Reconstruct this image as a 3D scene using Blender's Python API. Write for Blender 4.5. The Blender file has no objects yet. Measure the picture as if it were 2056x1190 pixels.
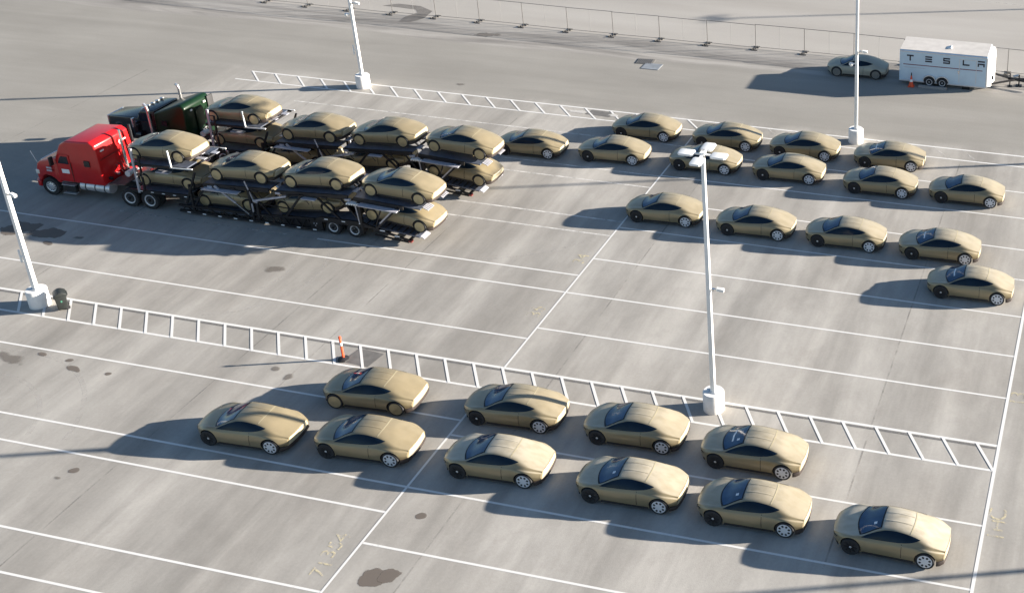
import bpy, bmesh, math, random
from mathutils import Vector, Matrix
from mathutils.bvhtree import BVHTree
R = math.radians
random.seed(7)
S = bpy.context.scene
COL = S.collection

# ------------------------------------------------------------------ camera
cd = bpy.data.cameras.new('camera')
cam = bpy.data.objects.new('camera', cd)
COL.objects.link(cam)
S.camera = cam
cd.sensor_fit = 'HORIZONTAL'
cd.sensor_width = 36.0
cd.lens = 2456.1 / 2056 * 36.0
cd.shift_x = -0.3403
cd.shift_y = -0.1974
cd.clip_end = 3000
YAW, PITCH, ROLL = -0.21856681, 0.41575595, 0.01350105
f_ = Vector((math.sin(YAW) * math.cos(PITCH), math.cos(YAW) * math.cos(PITCH), -math.sin(PITCH)))
r_ = f_.cross(Vector((0, 0, 1))).normalized()
u_ = r_.cross(f_)
rr = r_ * math.cos(ROLL) + u_ * math.sin(ROLL)
uu = -r_ * math.sin(ROLL) + u_ * math.cos(ROLL)
cam.matrix_world = Matrix(((rr.x, uu.x, -f_.x, 24.435), (rr.y, uu.y, -f_.y, -53.87), (rr.z, uu.z, -f_.z, 32.52), (0, 0, 0, 1)))

# ------------------------------------------------------------------ light
SUN_EL, SUN_AZ = 13.4, 19.8          # azimuth counter-clockwise from +x
world = bpy.data.worlds.new('World')
S.world = world
world.use_nodes = True
wn = world.node_tree
sky = wn.nodes.new('ShaderNodeTexSky')
sky.sky_type = 'NISHITA'
sky.sun_disc = False
sky.sun_elevation = R(SUN_EL)
sky.sun_rotation = R(90 - SUN_AZ)
sky.altitude = 100
sky.air_density = 1.0
sky.dust_density = .7
sky.ozone_density = 2.4
bg = wn.nodes['Background']
bg.inputs['Strength'].default_value = 0.05
wn.links.new(sky.outputs['Color'], bg.inputs['Color'])
sd = bpy.data.lights.new('sun', 'SUN')
sd.energy = 5.0
sd.angle = R(0.55)
sd.color = (1.0, 0.915, 0.80)
sun = bpy.data.objects.new('sun', sd)
COL.objects.link(sun)
sdir = Vector((math.cos(R(SUN_EL)) * math.cos(R(SUN_AZ)), math.cos(R(SUN_EL)) * math.sin(R(SUN_AZ)), math.sin(R(SUN_EL))))
sun.rotation_euler = (-sdir).to_track_quat('-Z', 'Y').to_euler()
sun.location = sdir * 60
S.view_settings.view_transform = 'Standard'
S.view_settings.look = 'None'
S.view_settings.gamma = 1
S.view_settings.exposure = 1.88
S.view_settings.use_curve_mapping = False
S.render.engine = 'CYCLES'
S.cycles.max_bounces = 6

# ------------------------------------------------------------------ materials
def mat(name, col, rough=.5, metal=0., noise=0., nscale=6., spec=.5, coat=0., bump=0., bscale=40., stretch=None, dust=None):
    m = bpy.data.materials.new(name)
    m.use_nodes = True
    nt = m.node_tree
    b = nt.nodes['Principled BSDF']
    b.inputs['Roughness'].default_value = rough
    b.inputs['Metallic'].default_value = metal
    b.inputs['Specular IOR Level'].default_value = spec
    b.inputs['Coat Weight'].default_value = coat
    b.inputs['Base Color'].default_value = (*col, 1)
    if noise or bump or dust:
        tc = nt.nodes.new('ShaderNodeTexCoord')
        mp = nt.nodes.new('ShaderNodeMapping')
        if stretch: mp.inputs['Scale'].default_value = stretch
        oi = nt.nodes.new('ShaderNodeObjectInfo')
        cb = nt.nodes.new('ShaderNodeVectorMath'); cb.operation = 'ADD'
        sc = nt.nodes.new('ShaderNodeMath'); sc.operation = 'MULTIPLY'; sc.inputs[1].default_value = 37.
        nt.links.new(oi.outputs['Random'], sc.inputs[0])
        nt.links.new(tc.outputs['Object'], cb.inputs[0]); nt.links.new(sc.outputs[0], cb.inputs[1])
        nt.links.new(cb.outputs[0], mp.inputs['Vector'])
    if noise:
        n = nt.nodes.new('ShaderNodeTexNoise')
        n.inputs['Scale'].default_value = nscale
        n.inputs['Detail'].default_value = 6
        n.inputs['Roughness'].default_value = .6
        nt.links.new(mp.outputs[0], n.inputs['Vector'])
        rp = nt.nodes.new('ShaderNodeMapRange')
        rp.inputs['From Min'].default_value = .3; rp.inputs['From Max'].default_value = .7
        rp.inputs['To Min'].default_value = 1 - noise; rp.inputs['To Max'].default_value = 1 + noise
        nt.links.new(n.outputs['Fac'], rp.inputs['Value'])
        mx = nt.nodes.new('ShaderNodeMix'); mx.data_type = 'RGBA'; mx.blend_type = 'MULTIPLY'
        mx.inputs['Factor'].default_value = 1
        mx.inputs['A'].default_value = (*col, 1)
        nt.links.new(rp.outputs[0], mx.inputs['B'])
        last = mx.outputs['Result']
        if dust:
            n2 = nt.nodes.new('ShaderNodeTexNoise'); n2.inputs['Scale'].default_value = 1.6; n2.inputs['Detail'].default_value = 5
            nt.links.new(mp.outputs[0], n2.inputs['Vector'])
            r2 = nt.nodes.new('ShaderNodeMapRange'); r2.inputs['From Min'].default_value = .45; r2.inputs['From Max'].default_value = .7
            r2.inputs['To Min'].default_value = 0; r2.inputs['To Max'].default_value = dust[3]
            nt.links.new(n2.outputs['Fac'], r2.inputs['Value'])
            m2 = nt.nodes.new('ShaderNodeMix'); m2.data_type = 'RGBA'
            m2.inputs['B'].default_value = (*dust[:3], 1)
            nt.links.new(r2.outputs[0], m2.inputs['Factor']); nt.links.new(last, m2.inputs['A'])
            last = m2.outputs['Result']
            r3 = nt.nodes.new('ShaderNodeMapRange'); r3.inputs['From Min'].default_value = .35; r3.inputs['From Max'].default_value = .7
            r3.inputs['To Min'].default_value = rough - .06; r3.inputs['To Max'].default_value = rough + .14
            nt.links.new(n2.outputs['Fac'], r3.inputs['Value']); nt.links.new(r3.outputs[0], b.inputs['Roughness'])
        nt.links.new(last, b.inputs['Base Color'])
    if bump:
        n3 = nt.nodes.new('ShaderNodeTexNoise'); n3.inputs['Scale'].default_value = bscale; n3.inputs['Detail'].default_value = 4
        nt.links.new(mp.outputs[0], n3.inputs['Vector'])
        bp = nt.nodes.new('ShaderNodeBump'); bp.inputs['Strength'].default_value = bump; bp.inputs['Distance'].default_value = .02
        nt.links.new(n3.outputs['Fac'], bp.inputs['Height']); nt.links.new(bp.outputs[0], b.inputs['Normal'])
    return m

M = {}
M['gold'] = mat('gold_paint', (.25, .20, .113), .40, .25, .06, 2.5, coat=.7, dust=(.285, .228, .138, .45))
M['gold'].node_tree.nodes['Principled BSDF'].inputs['Coat Roughness'].default_value = .28
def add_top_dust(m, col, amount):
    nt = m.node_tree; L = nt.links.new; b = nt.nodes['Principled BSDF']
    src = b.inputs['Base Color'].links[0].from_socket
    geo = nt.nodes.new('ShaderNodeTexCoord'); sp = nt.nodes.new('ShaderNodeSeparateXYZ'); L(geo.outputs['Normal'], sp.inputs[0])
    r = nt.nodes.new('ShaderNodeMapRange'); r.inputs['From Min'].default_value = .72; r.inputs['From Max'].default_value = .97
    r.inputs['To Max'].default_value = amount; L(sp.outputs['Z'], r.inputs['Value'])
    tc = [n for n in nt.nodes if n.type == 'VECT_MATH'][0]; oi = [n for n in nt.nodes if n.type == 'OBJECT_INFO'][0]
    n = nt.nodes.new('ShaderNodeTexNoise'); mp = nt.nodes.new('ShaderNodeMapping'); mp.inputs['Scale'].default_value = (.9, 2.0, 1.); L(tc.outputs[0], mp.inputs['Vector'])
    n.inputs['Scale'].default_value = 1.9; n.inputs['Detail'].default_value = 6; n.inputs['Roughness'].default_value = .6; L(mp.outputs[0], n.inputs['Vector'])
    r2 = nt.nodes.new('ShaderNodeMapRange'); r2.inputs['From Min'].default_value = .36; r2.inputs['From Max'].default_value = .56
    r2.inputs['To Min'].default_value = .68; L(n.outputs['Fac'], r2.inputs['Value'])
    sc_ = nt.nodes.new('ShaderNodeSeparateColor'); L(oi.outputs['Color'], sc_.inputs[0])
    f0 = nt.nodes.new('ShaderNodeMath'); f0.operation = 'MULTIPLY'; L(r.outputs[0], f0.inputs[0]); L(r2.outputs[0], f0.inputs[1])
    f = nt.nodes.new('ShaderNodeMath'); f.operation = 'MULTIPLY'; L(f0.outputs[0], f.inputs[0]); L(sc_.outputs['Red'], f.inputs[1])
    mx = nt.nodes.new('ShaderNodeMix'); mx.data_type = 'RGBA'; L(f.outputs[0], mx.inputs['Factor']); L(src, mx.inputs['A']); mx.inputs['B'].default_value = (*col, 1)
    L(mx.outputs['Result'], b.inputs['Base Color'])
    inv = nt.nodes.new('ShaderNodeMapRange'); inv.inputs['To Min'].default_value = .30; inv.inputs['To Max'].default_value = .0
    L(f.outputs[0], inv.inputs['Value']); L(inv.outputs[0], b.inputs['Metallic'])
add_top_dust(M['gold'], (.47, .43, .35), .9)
M['pale_paint'] = mat('pale_grey_gold_paint', (.35, .335, .275), .42, .2, .05, 2.)
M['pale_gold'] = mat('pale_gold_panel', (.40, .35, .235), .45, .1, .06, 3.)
M['gold_disc'] = mat('gold_disc', (.46, .375, .215), .45, .35, .06, 4.)
M['grey_disc'] = mat('grey_disc', (.22, .21, .19), .45, .3, .08, 8.)
M['glass'] = mat('car_glass', (.007, .017, .032), .07, 0, .25, 2., spec=.20)
M['screen'] = mat('sky_painted_screen', (.020, .060, .125), .10, 0, .3, 2.5, spec=.8)  # dark glass with the blue sky reflection put into its colour
M['frit'] = mat('glass_border', (.012, .012, .015), .25)
M['black'] = mat('black_plastic', (.018, .018, .02), .6, 0, .2, 9.)
M['tyre'] = mat('tyre_rubber', (.022, .022, .024), .85, 0, .3, 12.)
M['steel_black'] = mat('black_wheel', (.009, .009, .011), .45, .2, .2, 10.)
M['white_cover'] = mat('white_wheel_cover', (.62, .63, .66), .4, 0, .06, 12.)
M['lens'] = mat('lamp_lens', (.75, .72, .66), .2)
M['sticker'] = mat('white_sticker', (.75, .77, .8), .6)
M['bumper'] = mat('dark_bumper', (.03, .021, .018), .6, 0, .2, 8.)
M['red'] = mat('red_paint', (.45, .008, .010), .32, 0, .10, 1.2, coat=.25)
M['green'] = mat('dark_green_paint', (.005, .019, .008), .30, 0, .15, 1.5, spec=.25)
M['navy'] = mat('dark_hood_paint', (.006, .009, .013), .25, 0, .15, 1.5, coat=.3)
M['chrome'] = mat('bright_metal', (.72, .72, .72), .25, .9, .08, 6.)
M['alu'] = mat('brushed_aluminium', (.62, .63, .65), .42, .6, .12, 5.)
M['frame'] = mat('black_frame', (.008, .008, .011), .5, .1, .3, 3., dust=(.022, .018, .016, .4))
M['deck'] = mat('deck_plate', (.11, .125, .165), .42, .3, .25, 4.)
M['arm'] = mat('pale_steel_arm', (.45, .45, .50), .4, .3, .15, 5.)
M['white'] = mat('white_paint', (.78, .78, .77), .5, 0, .05, 2.)
M['rim'] = mat('silver_rim', (.60, .61, .64), .38, .25, .08, 8.)
M['rust'] = mat('rusty_plate', (.12, .075, .065), .7, 0, .3, 4.)
M['redlens'] = mat('red_lens', (.22, .03, .025), .4)
M['roof_white'] = mat('weathered_roof', (.50, .475, .45), .7, 0, .1, 1.5)
M['trailer_white'] = mat('white_trailer_skin', (.52, .64, .74), .4, 0, .05, 1.5)  # white skin; the blue of sky-lit shade is put into the colour
M['conc_white'] = mat('white_painted_concrete', (.76, .75, .73), .8, 0, .07, 3., bump=.3)
M['orange'] = mat('orange_plastic', (.75, .09, .03), .5, 0, .1, 8.)
M['fence'] = mat('galvanised_steel', (.16, .155, .15), .5, .5, .15, 5.)
M['foot'] = mat('fence_foot', (.075, .07, .065), .7, 0, .2, 5.)
M['wire'] = mat('fence_wire', (.30, .30, .30), .5, .4)
M['binm'] = mat('dark_bin_plastic', (.016, .019, .018), .55, 0, .2, 5.)
M['decal'] = mat('dark_decal', (.012, .014, .03), .45)
M['decal_red'] = mat('red_stripe', (.16, .02, .05), .45)
M['green_logo'] = mat('green_mark', (.05, .18, .12), .6)
M['block'] = mat('concrete_block', (.30, .29, .28), .85, 0, .1, 4.)
M['bluesteel'] = mat('pale_steel_plate', (.27, .285, .305), .45, .2, .2, 2.)

def ground_mat():
    m = bpy.data.materials.new('lot_surface'); m.use_nodes = True
    nt = m.node_tree; L = nt.links.new
    b = nt.nodes['Principled BSDF']; b.inputs['Roughness'].default_value = .85
    b.inputs['Specular IOR Level'].default_value = .25
    geo = nt.nodes.new('ShaderNodeNewGeometry')
    sep = nt.nodes.new('ShaderNodeSeparateXYZ'); L(geo.outputs['Position'], sep.inputs[0])
    def noise(scale, vs, det=6, rough=.6, dist=0):
        mp = nt.nodes.new('ShaderNodeMapping'); mp.inputs['Scale'].default_value = vs
        L(geo.outputs['Position'], mp.inputs['Vector'])
        n = nt.nodes.new('ShaderNodeTexNoise'); n.inputs['Scale'].default_value = scale
        n.inputs['Detail'].default_value = det; n.inputs['Roughness'].default_value = rough; n.inputs['Distortion'].default_value = dist
        L(mp.outputs[0], n.inputs['Vector']); return n.outputs['Fac']
    def rng(v, a, b_, c, d):
        r = nt.nodes.new('ShaderNodeMapRange'); r.inputs['From Min'].default_value = a; r.inputs['From Max'].default_value = b_
        r.inputs['To Min'].default_value = c; r.inputs['To Max'].default_value = d; L(v, r.inputs['Value']); return r.outputs[0]
    def math_(op, a, b_):
        n = nt.nodes.new('ShaderNodeMath'); n.operation = op
        for i, v in enumerate((a, b_)):
            if isinstance(v, (int, float)): n.inputs[i].default_value = v
            else: L(v, n.inputs[i])
        return n.outputs[0]
    def mix(f, a, b_):
        n = nt.nodes.new('ShaderNodeMix'); n.data_type = 'RGBA'
        if isinstance(f, (int, float)): n.inputs['Factor'].default_value = f
        else: L(f, n.inputs['Factor'])
        for k, v in (('A', a), ('B', b_)):
            if isinstance(v, tuple): n.inputs[k].default_value = (*v, 1)
            else: L(v, n.inputs[k])
        return n.outputs['Result']
    def mul(c, f):
        n = nt.nodes.new('ShaderNodeMix'); n.data_type = 'RGBA'; n.blend_type = 'MULTIPLY'; n.inputs['Factor'].default_value = 1
        L(c, n.inputs['A']); L(f, n.inputs['B']); return n.outputs['Result']
    # near concrete: blotches + streaks along the driving lanes (y)
    blot = noise(.16, (1, .7, 1), 5, .55)
    conc = mix(rng(blot, .36, .64, 0, 1), (.352, .331, .302), (.412, .391, .360))
    st = noise(1., (.55, .06, 1), 5, .6, .4)
    conc = mul(conc, rng(st, .3, .72, .76, 1.12))
    st2 = noise(1., (1.7, .12, 1), 6, .7)
    conc = mul(conc, rng(st2, .32, .7, .96, 1.03))
    st0 = noise(1., (.26, .012, 1), 4, .6, .3)
    conc = mul(conc, rng(st0, .34, .66, .80, 1.10))
    mot = noise(.9, (1, .55, 1), 7, .68, .4)
    conc = mul(conc, rng(mot, .35, .68, .91, 1.06))
    wear = noise(.45, (1, .8, 1), 8, .7)
    conc = mix(rng(wear, .56, .74, 0, .38), conc, (.27, .245, .22))
    # tyre lanes darker either side of the stall dividers
    # far asphalt
    b2 = noise(.09, (1, 1.6, 1), 5, .6)
    asp = mix(rng(b2, .3, .7, 0, 1), (.245, .232, .210), (.295, .28, .255))
    s3 = noise(1., (.05, .5, 1), 5, .6, .5)
    asp = mul(asp, rng(s3, .3, .7, .90, 1.08))
    wig = noise(.12, (1, .2, 1), 3)
    yy = math_('ADD', sep.outputs['Y'], rng(wig, .3, .7, -.35, .35))
    xx = math_('ADD', sep.outputs['X'], rng(blot, .3, .7, -2., 2.))
    zone = math_('MAXIMUM', rng(yy, 11.4, 12.4, 0, 1), rng(xx, -33., -36.5, 0, 1))
    c = mix(zone, conc, asp)
    # scrubbed dark band in front of the fence
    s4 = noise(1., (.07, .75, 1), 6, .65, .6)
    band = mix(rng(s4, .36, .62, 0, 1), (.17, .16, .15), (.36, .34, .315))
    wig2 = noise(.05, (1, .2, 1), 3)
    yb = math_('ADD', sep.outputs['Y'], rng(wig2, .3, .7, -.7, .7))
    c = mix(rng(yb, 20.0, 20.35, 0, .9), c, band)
    # beyond the fence
    s5 = noise(1., (.04, .25, 1), 5, .55)
    bey = mix(rng(s5, .3, .7, 0, 1), (.32, .30, .275), (.385, .365, .34))
    c = mix(rng(yb, 23.0, 24.0, 0, 1), c, bey)
    # aisle at the right end slightly greyer
    c = mix(rng(sep.outputs['X'], 20.5, 23, 0, .45), c, mul(c, rng(st, .3, .7, .86, .95)))
    fine = noise(9., (1, 1, 1), 4, .7)
    c = mul(c, rng(fine, .3, .7, .95, 1.05))
    L(c, b.inputs['Base Color'])
    bp = nt.nodes.new('ShaderNodeBump'); bp.inputs['Strength'].default_value = .25; bp.inputs['Distance'].default_value = .02
    L(noise(22., (1, 1, 1), 4, .7), bp.inputs['Height']); L(bp.outputs[0], b.inputs['Normal'])
    return m
M['ground'] = ground_mat()

def worn_paint(name, col, lo, hi, scale):
    m = bpy.data.materials.new(name); m.use_nodes = True; nt = m.node_tree; L = nt.links.new
    b = nt.nodes['Principled BSDF']; b.inputs['Base Color'].default_value = (*col, 1); b.inputs['Roughness'].default_value = .75
    geo = nt.nodes.new('ShaderNodeNewGeometry')
    n = nt.nodes.new('ShaderNodeTexNoise'); n.inputs['Scale'].default_value = scale; n.inputs['Detail'].default_value = 8; n.inputs['Roughness'].default_value = .7
    L(geo.outputs['Position'], n.inputs['Vector'])
    r = nt.nodes.new('ShaderNodeMapRange'); r.inputs['From Min'].default_value = lo; r.inputs['From Max'].default_value = hi
    L(n.outputs['Fac'], r.inputs['Value']); L(r.outputs[0], b.inputs['Alpha'])
    return m
M['line'] = worn_paint('lane_paint', (.67, .66, .64), .04, .40, 2.6)
M['line_worn'] = worn_paint('worn_lane_paint', (.70, .68, .65), .22, .62, 1.6)
M['line_faint'] = worn_paint('faint_lane_paint', (.62, .60, .57), .46, .70, 1.8)
M['yellow_worn'] = worn_paint('worn_yellow_paint', (.66, .58, .38), .42, .66, 4.0)
def stain_mat(name, col, k, amax, scale):
    m = bpy.data.materials.new(name); m.use_nodes = True; nt = m.node_tree; L = nt.links.new
    b = nt.nodes['Principled BSDF']; b.inputs['Base Color'].default_value = (*col, 1); b.inputs['Roughness'].default_value = .7
    tc = nt.nodes.new('ShaderNodeTexCoord'); geo = nt.nodes.new('ShaderNodeNewGeometry')
    mp = nt.nodes.new('ShaderNodeMapping'); mp.inputs['Location'].default_value = (-1, -1, 0); mp.inputs['Scale'].default_value = (2, 2, 0); L(tc.outputs['Generated'], mp.inputs['Vector'])
    ln = nt.nodes.new('ShaderNodeVectorMath'); ln.operation = 'LENGTH'; L(mp.outputs[0], ln.inputs[0])
    n = nt.nodes.new('ShaderNodeTexNoise'); n.inputs['Scale'].default_value = scale; n.inputs['Detail'].default_value = 3; n.inputs['Roughness'].default_value = .5; L(geo.outputs['Position'], n.inputs['Vector'])
    q = nt.nodes.new('ShaderNodeMath'); q.operation = 'MULTIPLY_ADD'; q.inputs[1].default_value = 1.5; q.inputs[2].default_value = .05; L(n.outputs['Fac'], q.inputs[0])
    d = nt.nodes.new('ShaderNodeMath'); d.operation = 'SUBTRACT'; L(q.outputs[0], d.inputs[0]); L(ln.outputs['Value'], d.inputs[1])
    r = nt.nodes.new('ShaderNodeMapRange'); r.inputs['From Max'].default_value = k; r.inputs['To Max'].default_value = amax; L(d.outputs[0], r.inputs['Value'])
    L(r.outputs[0], b.inputs['Alpha']); return m
M['stain'] = stain_mat('oil_stain', (.15, .125, .105), .10, .85, 1.3)
M['stain_soft'] = stain_mat('soft_stain', (.18, .16, .14), .45, .7, 1.8)
M['joint'] = worn_paint('pavement_joint', (.23, .215, .20), .44, .95, .6)
M['patch'] = mat('asphalt_patch', (.13, .125, .12), .9, 0, .2, 3.)
M['tar'] = worn_paint('dark_old_paint', (.17, .165, .16), .25, .6, 1.5)

# ------------------------------------------------------------------ mesh helpers
class MB:
    def __init__(s, off=(0, 0, 0)):
        s.v = []; s.f = []; s.m = []; s.o = Vector(off); s.mi = 0
    def add(s, vs, fs):
        b = len(s.v); s.v += [Vector(v) + s.o for v in vs]
        for f in fs: s.f.append(tuple(b + i for i in f)); s.m.append(s.mi)
        return s
    def box(s, x0, x1, y0, y1, z0, z1):
        vs = [(x, y, z) for z in (z0, z1) for y in (y0, y1) for x in (x0, x1)]
        return s.add(vs, [(0, 2, 3, 1), (4, 5, 7, 6), (0, 1, 5, 4), (2, 6, 7, 3), (0, 4, 6, 2), (1, 3, 7, 5)])
    def beam(s, a, b, w, h=None, up=(0, 0, 1)):
        h = h or w; a = Vector(a); b = Vector(b); d = (b - a).normalized()
        sd_ = d.cross(Vector(up))
        if sd_.length < 1e-4: sd_ = d.cross(Vector((0, 1, 0)))
        sd_.normalize(); u = sd_.cross(d)
        vs = [p + sd_ * (i * w / 2) + u * (j * h / 2) for p in (a, b) for i, j in ((-1, -1), (1, -1), (1, 1), (-1, 1))]
        return s.add(vs, [(3, 2, 1, 0), (4, 5, 6, 7), (0, 1, 5, 4), (1, 2, 6, 5), (2, 3, 7, 6), (3, 0, 4, 7)])
    def tube(s, a, b, r0, r1=None, n=10):
        r1 = r0 if r1 is None else r1; a = Vector(a); b = Vector(b); d = (b - a).normalized()
        sd_ = d.cross(Vector((0, 0, 1)))
        if sd_.length < 1e-4: sd_ = Vector((1, 0, 0))
        sd_.normalize(); u = sd_.cross(d)
        vs = [p + (sd_ * math.cos(2 * math.pi * i / n) + u * math.sin(2 * math.pi * i / n)) * r for p, r in ((a, r0), (b, r1)) for i in range(n)]
        fs = [(i, (i + 1) % n, n + (i + 1) % n, n + i) for i in range(n)]
        return s.add(vs, fs + [tuple(range(n - 1, -1, -1)), tuple(range(n, 2 * n))])
    def lathe_y(s, prof, c=(0, 0, 0), n=28):
        """prof: list of (r, y); revolve round the y axis"""
        c = Vector(c); vs = []; fs = []
        for r, y in prof:
            for i in range(n):
                a = 2 * math.pi * i / n; vs.append(c + Vector((r * math.cos(a), y, r * math.sin(a))))
        for k in range(len(prof) - 1):
            for i in range(n):
                j = (i + 1) % n; fs.append((k * n + i, k * n + j, (k + 1) * n + j, (k + 1) * n + i))
        if prof[0][0] > 1e-4: fs.append(tuple(range(n - 1, -1, -1)))
        if prof[-1][0] > 1e-4: fs.append(tuple((len(prof) - 1) * n + i for i in range(n)))
        return s.add(vs, fs)
    def lathe_z(s, prof, c=(0, 0, 0), n=24):
        c = Vector(c); vs = []; fs = []
        for r, z in prof:
            for i in range(n):
                a = 2 * math.pi * i / n; vs.append(c + Vector((r * math.cos(a), r * math.sin(a), z)))
        for k in range(len(prof) - 1):
            for i in range(n):
                j = (i + 1) % n; fs.append((k * n + i, k * n + j, (k + 1) * n + j, (k + 1) * n + i))
        fs.append(tuple(range(n - 1, -1, -1))); fs.append(tuple((len(prof) - 1) * n + i for i in range(n)))
        return s.add(vs, fs)
    def prism_y(s, poly, y0, y1):
        n = len(poly)
        vs = [(x, y0, z) for x, z in poly] + [(x, y1, z) for x, z in poly]
        fs = [(i, (i + 1) % n, n + (i + 1) % n, n + i) for i in range(n)]
        return s.add(vs, fs + [tuple(range(n - 1, -1, -1)), tuple(range(n, 2 * n))])
    def prism_z(s, poly, z0, z1):
        n = len(poly)
        vs = [(x, y, z0) for x, y in poly] + [(x, y, z1) for x, y in poly]
        fs = [(i, (i + 1) % n, n + (i + 1) % n, n + i) for i in range(n)]
        return s.add(vs, fs + [tuple(range(n - 1, -1, -1)), tuple(range(n, 2 * n))])
    def grid(s, P, flip=False):
        nu = len(P); nv = len(P[0])
        vs = [p for row in P for p in row]
        fs = []
        for i in range(nu - 1):
            for j in range(nv - 1):
                q = (i * nv + j, (i + 1) * nv + j, (i + 1) * nv + j + 1, i * nv + j + 1)
                fs.append(q[::-1] if flip else q)
        return s.add(vs, fs)
    def mesh(s, name, mats, smooth=None, bevel=0, fixn=True, solid=False):
        me = bpy.data.meshes.new(name)
        me.from_pydata([tuple(v) for v in s.v], [], s.f)
        for m in (mats if isinstance(mats, (list, tuple)) else [mats]): me.materials.append(m)
        for p, k in zip(me.polygons, s.m): p.material_index = k
        bm = bmesh.new(); bm.from_mesh(me)
        if fixn:
            bmesh.ops.recalc_face_normals(bm, faces=bm.faces)
            if solid and bm.calc_volume(signed=True) < 0: bmesh.ops.reverse_faces(bm, faces=bm.faces)
        if solid: bmesh.ops.triangulate(bm, faces=[f for f in bm.faces if len(f.verts) > 4])
        if bevel:
            es = [e for e in bm.edges if len(e.link_faces) == 2 and e.calc_face_angle(0) > R(25)]
            bmesh.ops.bevel(bm, geom=es, offset=bevel, segments=3, affect='EDGES', profile=.5, clamp_overlap=True)
        bm.to_mesh(me); bm.free()
        if smooth is not None:
            me.polygons.foreach_set('use_smooth', [True] * len(me.polygons))
            me.set_sharp_from_angle(angle=R(smooth))
        return me
    def build(s, name, mats, parent=None, smooth=None, bevel=0, fixn=True):
        return link(name, s.mesh(name, mats, smooth, bevel, fixn), parent)

def link(name, data, parent=None, loc=None):
    o = bpy.data.objects.new(name, data); COL.objects.link(o)
    if parent: o.parent = parent
    if loc: o.location = loc
    return o
def tag(o, label, cat, group=None):
    o['label'] = label; o['category'] = cat
    if group: o['group'] = group
    return o
def thing(name, label, cat, loc=(0, 0, 0), rot=(0, 0, 0), group=None):
    o = bpy.data.objects.new(name, None); COL.objects.link(o)
    o.empty_display_size = .3
    o.location = loc; o.rotation_euler = rot
    return tag(o, label, cat, group)
def struct(o, kind='structure'):
    o['kind'] = kind; return o
def kids(o): return list(o.children)
def copy_tree(o, parent=None):
    c = o.copy(); COL.objects.link(c)
    if parent: c.parent = parent
    for ch in kids(o): copy_tree(ch, c)
    return c
def pchip(keys):
    X = [k[0] for k in keys]; Y = [k[1] for k in keys]; n = len(X)
    h = [X[i + 1] - X[i] for i in range(n - 1)]; d = [(Y[i + 1] - Y[i]) / h[i] for i in range(n - 1)]
    m = [d[0]] + [0 if d[i - 1] * d[i] <= 0 else 2 * d[i - 1] * d[i] / (d[i - 1] + d[i]) for i in range(1, n - 1)] + [d[-1]]
    def f(x):
        if x <= X[0]: return Y[0]
        if x >= X[-1]: return Y[-1]
        i = max(j for j in range(n - 1) if X[j] <= x)
        t = (x - X[i]) / h[i]; t2 = t * t; t3 = t2 * t
        return (2*t3-3*t2+1)*Y[i] + (t3-2*t2+t)*h[i]*m[i] + (-2*t3+3*t2)*Y[i+1] + (t3-t2)*h[i]*m[i+1]
    return f
def smst(a, b, x):
    t = max(0, min(1, (x - a) / (b - a))); return t * t * (3 - 2 * t)
def text_mesh(txt, size, material, name, width=None):
    cu = bpy.data.curves.new(name, 'FONT'); cu.body = txt; cu.size = size; cu.align_x = 'CENTER'; cu.align_y = 'CENTER'
    to = bpy.data.objects.new(name, cu); COL.objects.link(to)
    dg = bpy.context.evaluated_depsgraph_get()
    me = bpy.data.meshes.new_from_object(to.evaluated_get(dg))
    bpy.data.objects.remove(to); me.materials.clear(); me.materials.append(material)
    return me

# ------------------------------------------------------------------ the ground and its markings
g = MB()
g.add([(-900, -300, 0), (900, -300, 0), (900, 1500, 0), (-900, 1500, 0)], [(0, 1, 2, 3)])
struct(g.build('ground', M['ground']))
Z1, Z2, Z3 = .004, .008, .012

def strip(name, a, b, w, m, z=Z1, kind='structure'):
    a = Vector((*a, 0)); b = Vector((*b, 0)); d = (b - a); L = d.length; d.normalize(); n = Vector((-d.y, d.x, 0)) * (w / 2)
    k = max(1, int(L / 3)); P = []
    for i in range(k + 1):
        p = a + d * (L * i / k) + Vector((0, 0, z)); P.append([p - n, p + n])
    mb = MB(); mb.grid(P)
    return struct(mb.build(name, m, fixn=False), kind)
LW = .095
XR = 21.55
# spine lines
strip('parking_line', (0, -27.45), (0, -16.3), LW, M['line'], Z2)
strip('parking_line', (0, -14.45), (0, 9.6), LW, M['line'], Z2)
strip('parking_line', (XR, -30), (XR, 12), LW * 1.35, M['line'], Z2)
# stall lines between the two spine lines
for y in (-25.05, -22.12, -19.02, -11.4, -8.38, -5.22, -2.02):
    strip('parking_line', (.05, y), (XR, y), LW, M['line'])
for y0, y1, x0, x1, mm in ((1.05, .82, 0, XR, 'line'), (4.0, 4.1, 0, XR, 'line'), (7.12, 7.0, 0, XR, 'line')):
    strip('parking_line', (x0, y0), (x1, y1), LW, M[mm])
# stall lines left of the spine
for y, mm in ((-27.4, 'line'), (-29.2, 'line'), (-23.5, 'line'), (-22.12, 'line'), (-18.12, 'line'), (-12.28, 'line'), (-8.38, 'line'),
              (-2.95, 'line_worn'), (-1.45, 'line_worn'), (2.5, 'line_worn'), (3.9, 'line_worn'), (7.85, 'line_worn')):
    strip('parking_line', (-46 if y < -4 else -26.5, y + .10), (-.05, y), LW, M[mm])
strip('parking_line', (-14.5, -6.84), (-.05, -6.85), LW, M['line'])
strip('parking_line', (-27, -6.80), (-14.5, -6.84), LW, M['line_faint'])
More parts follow.
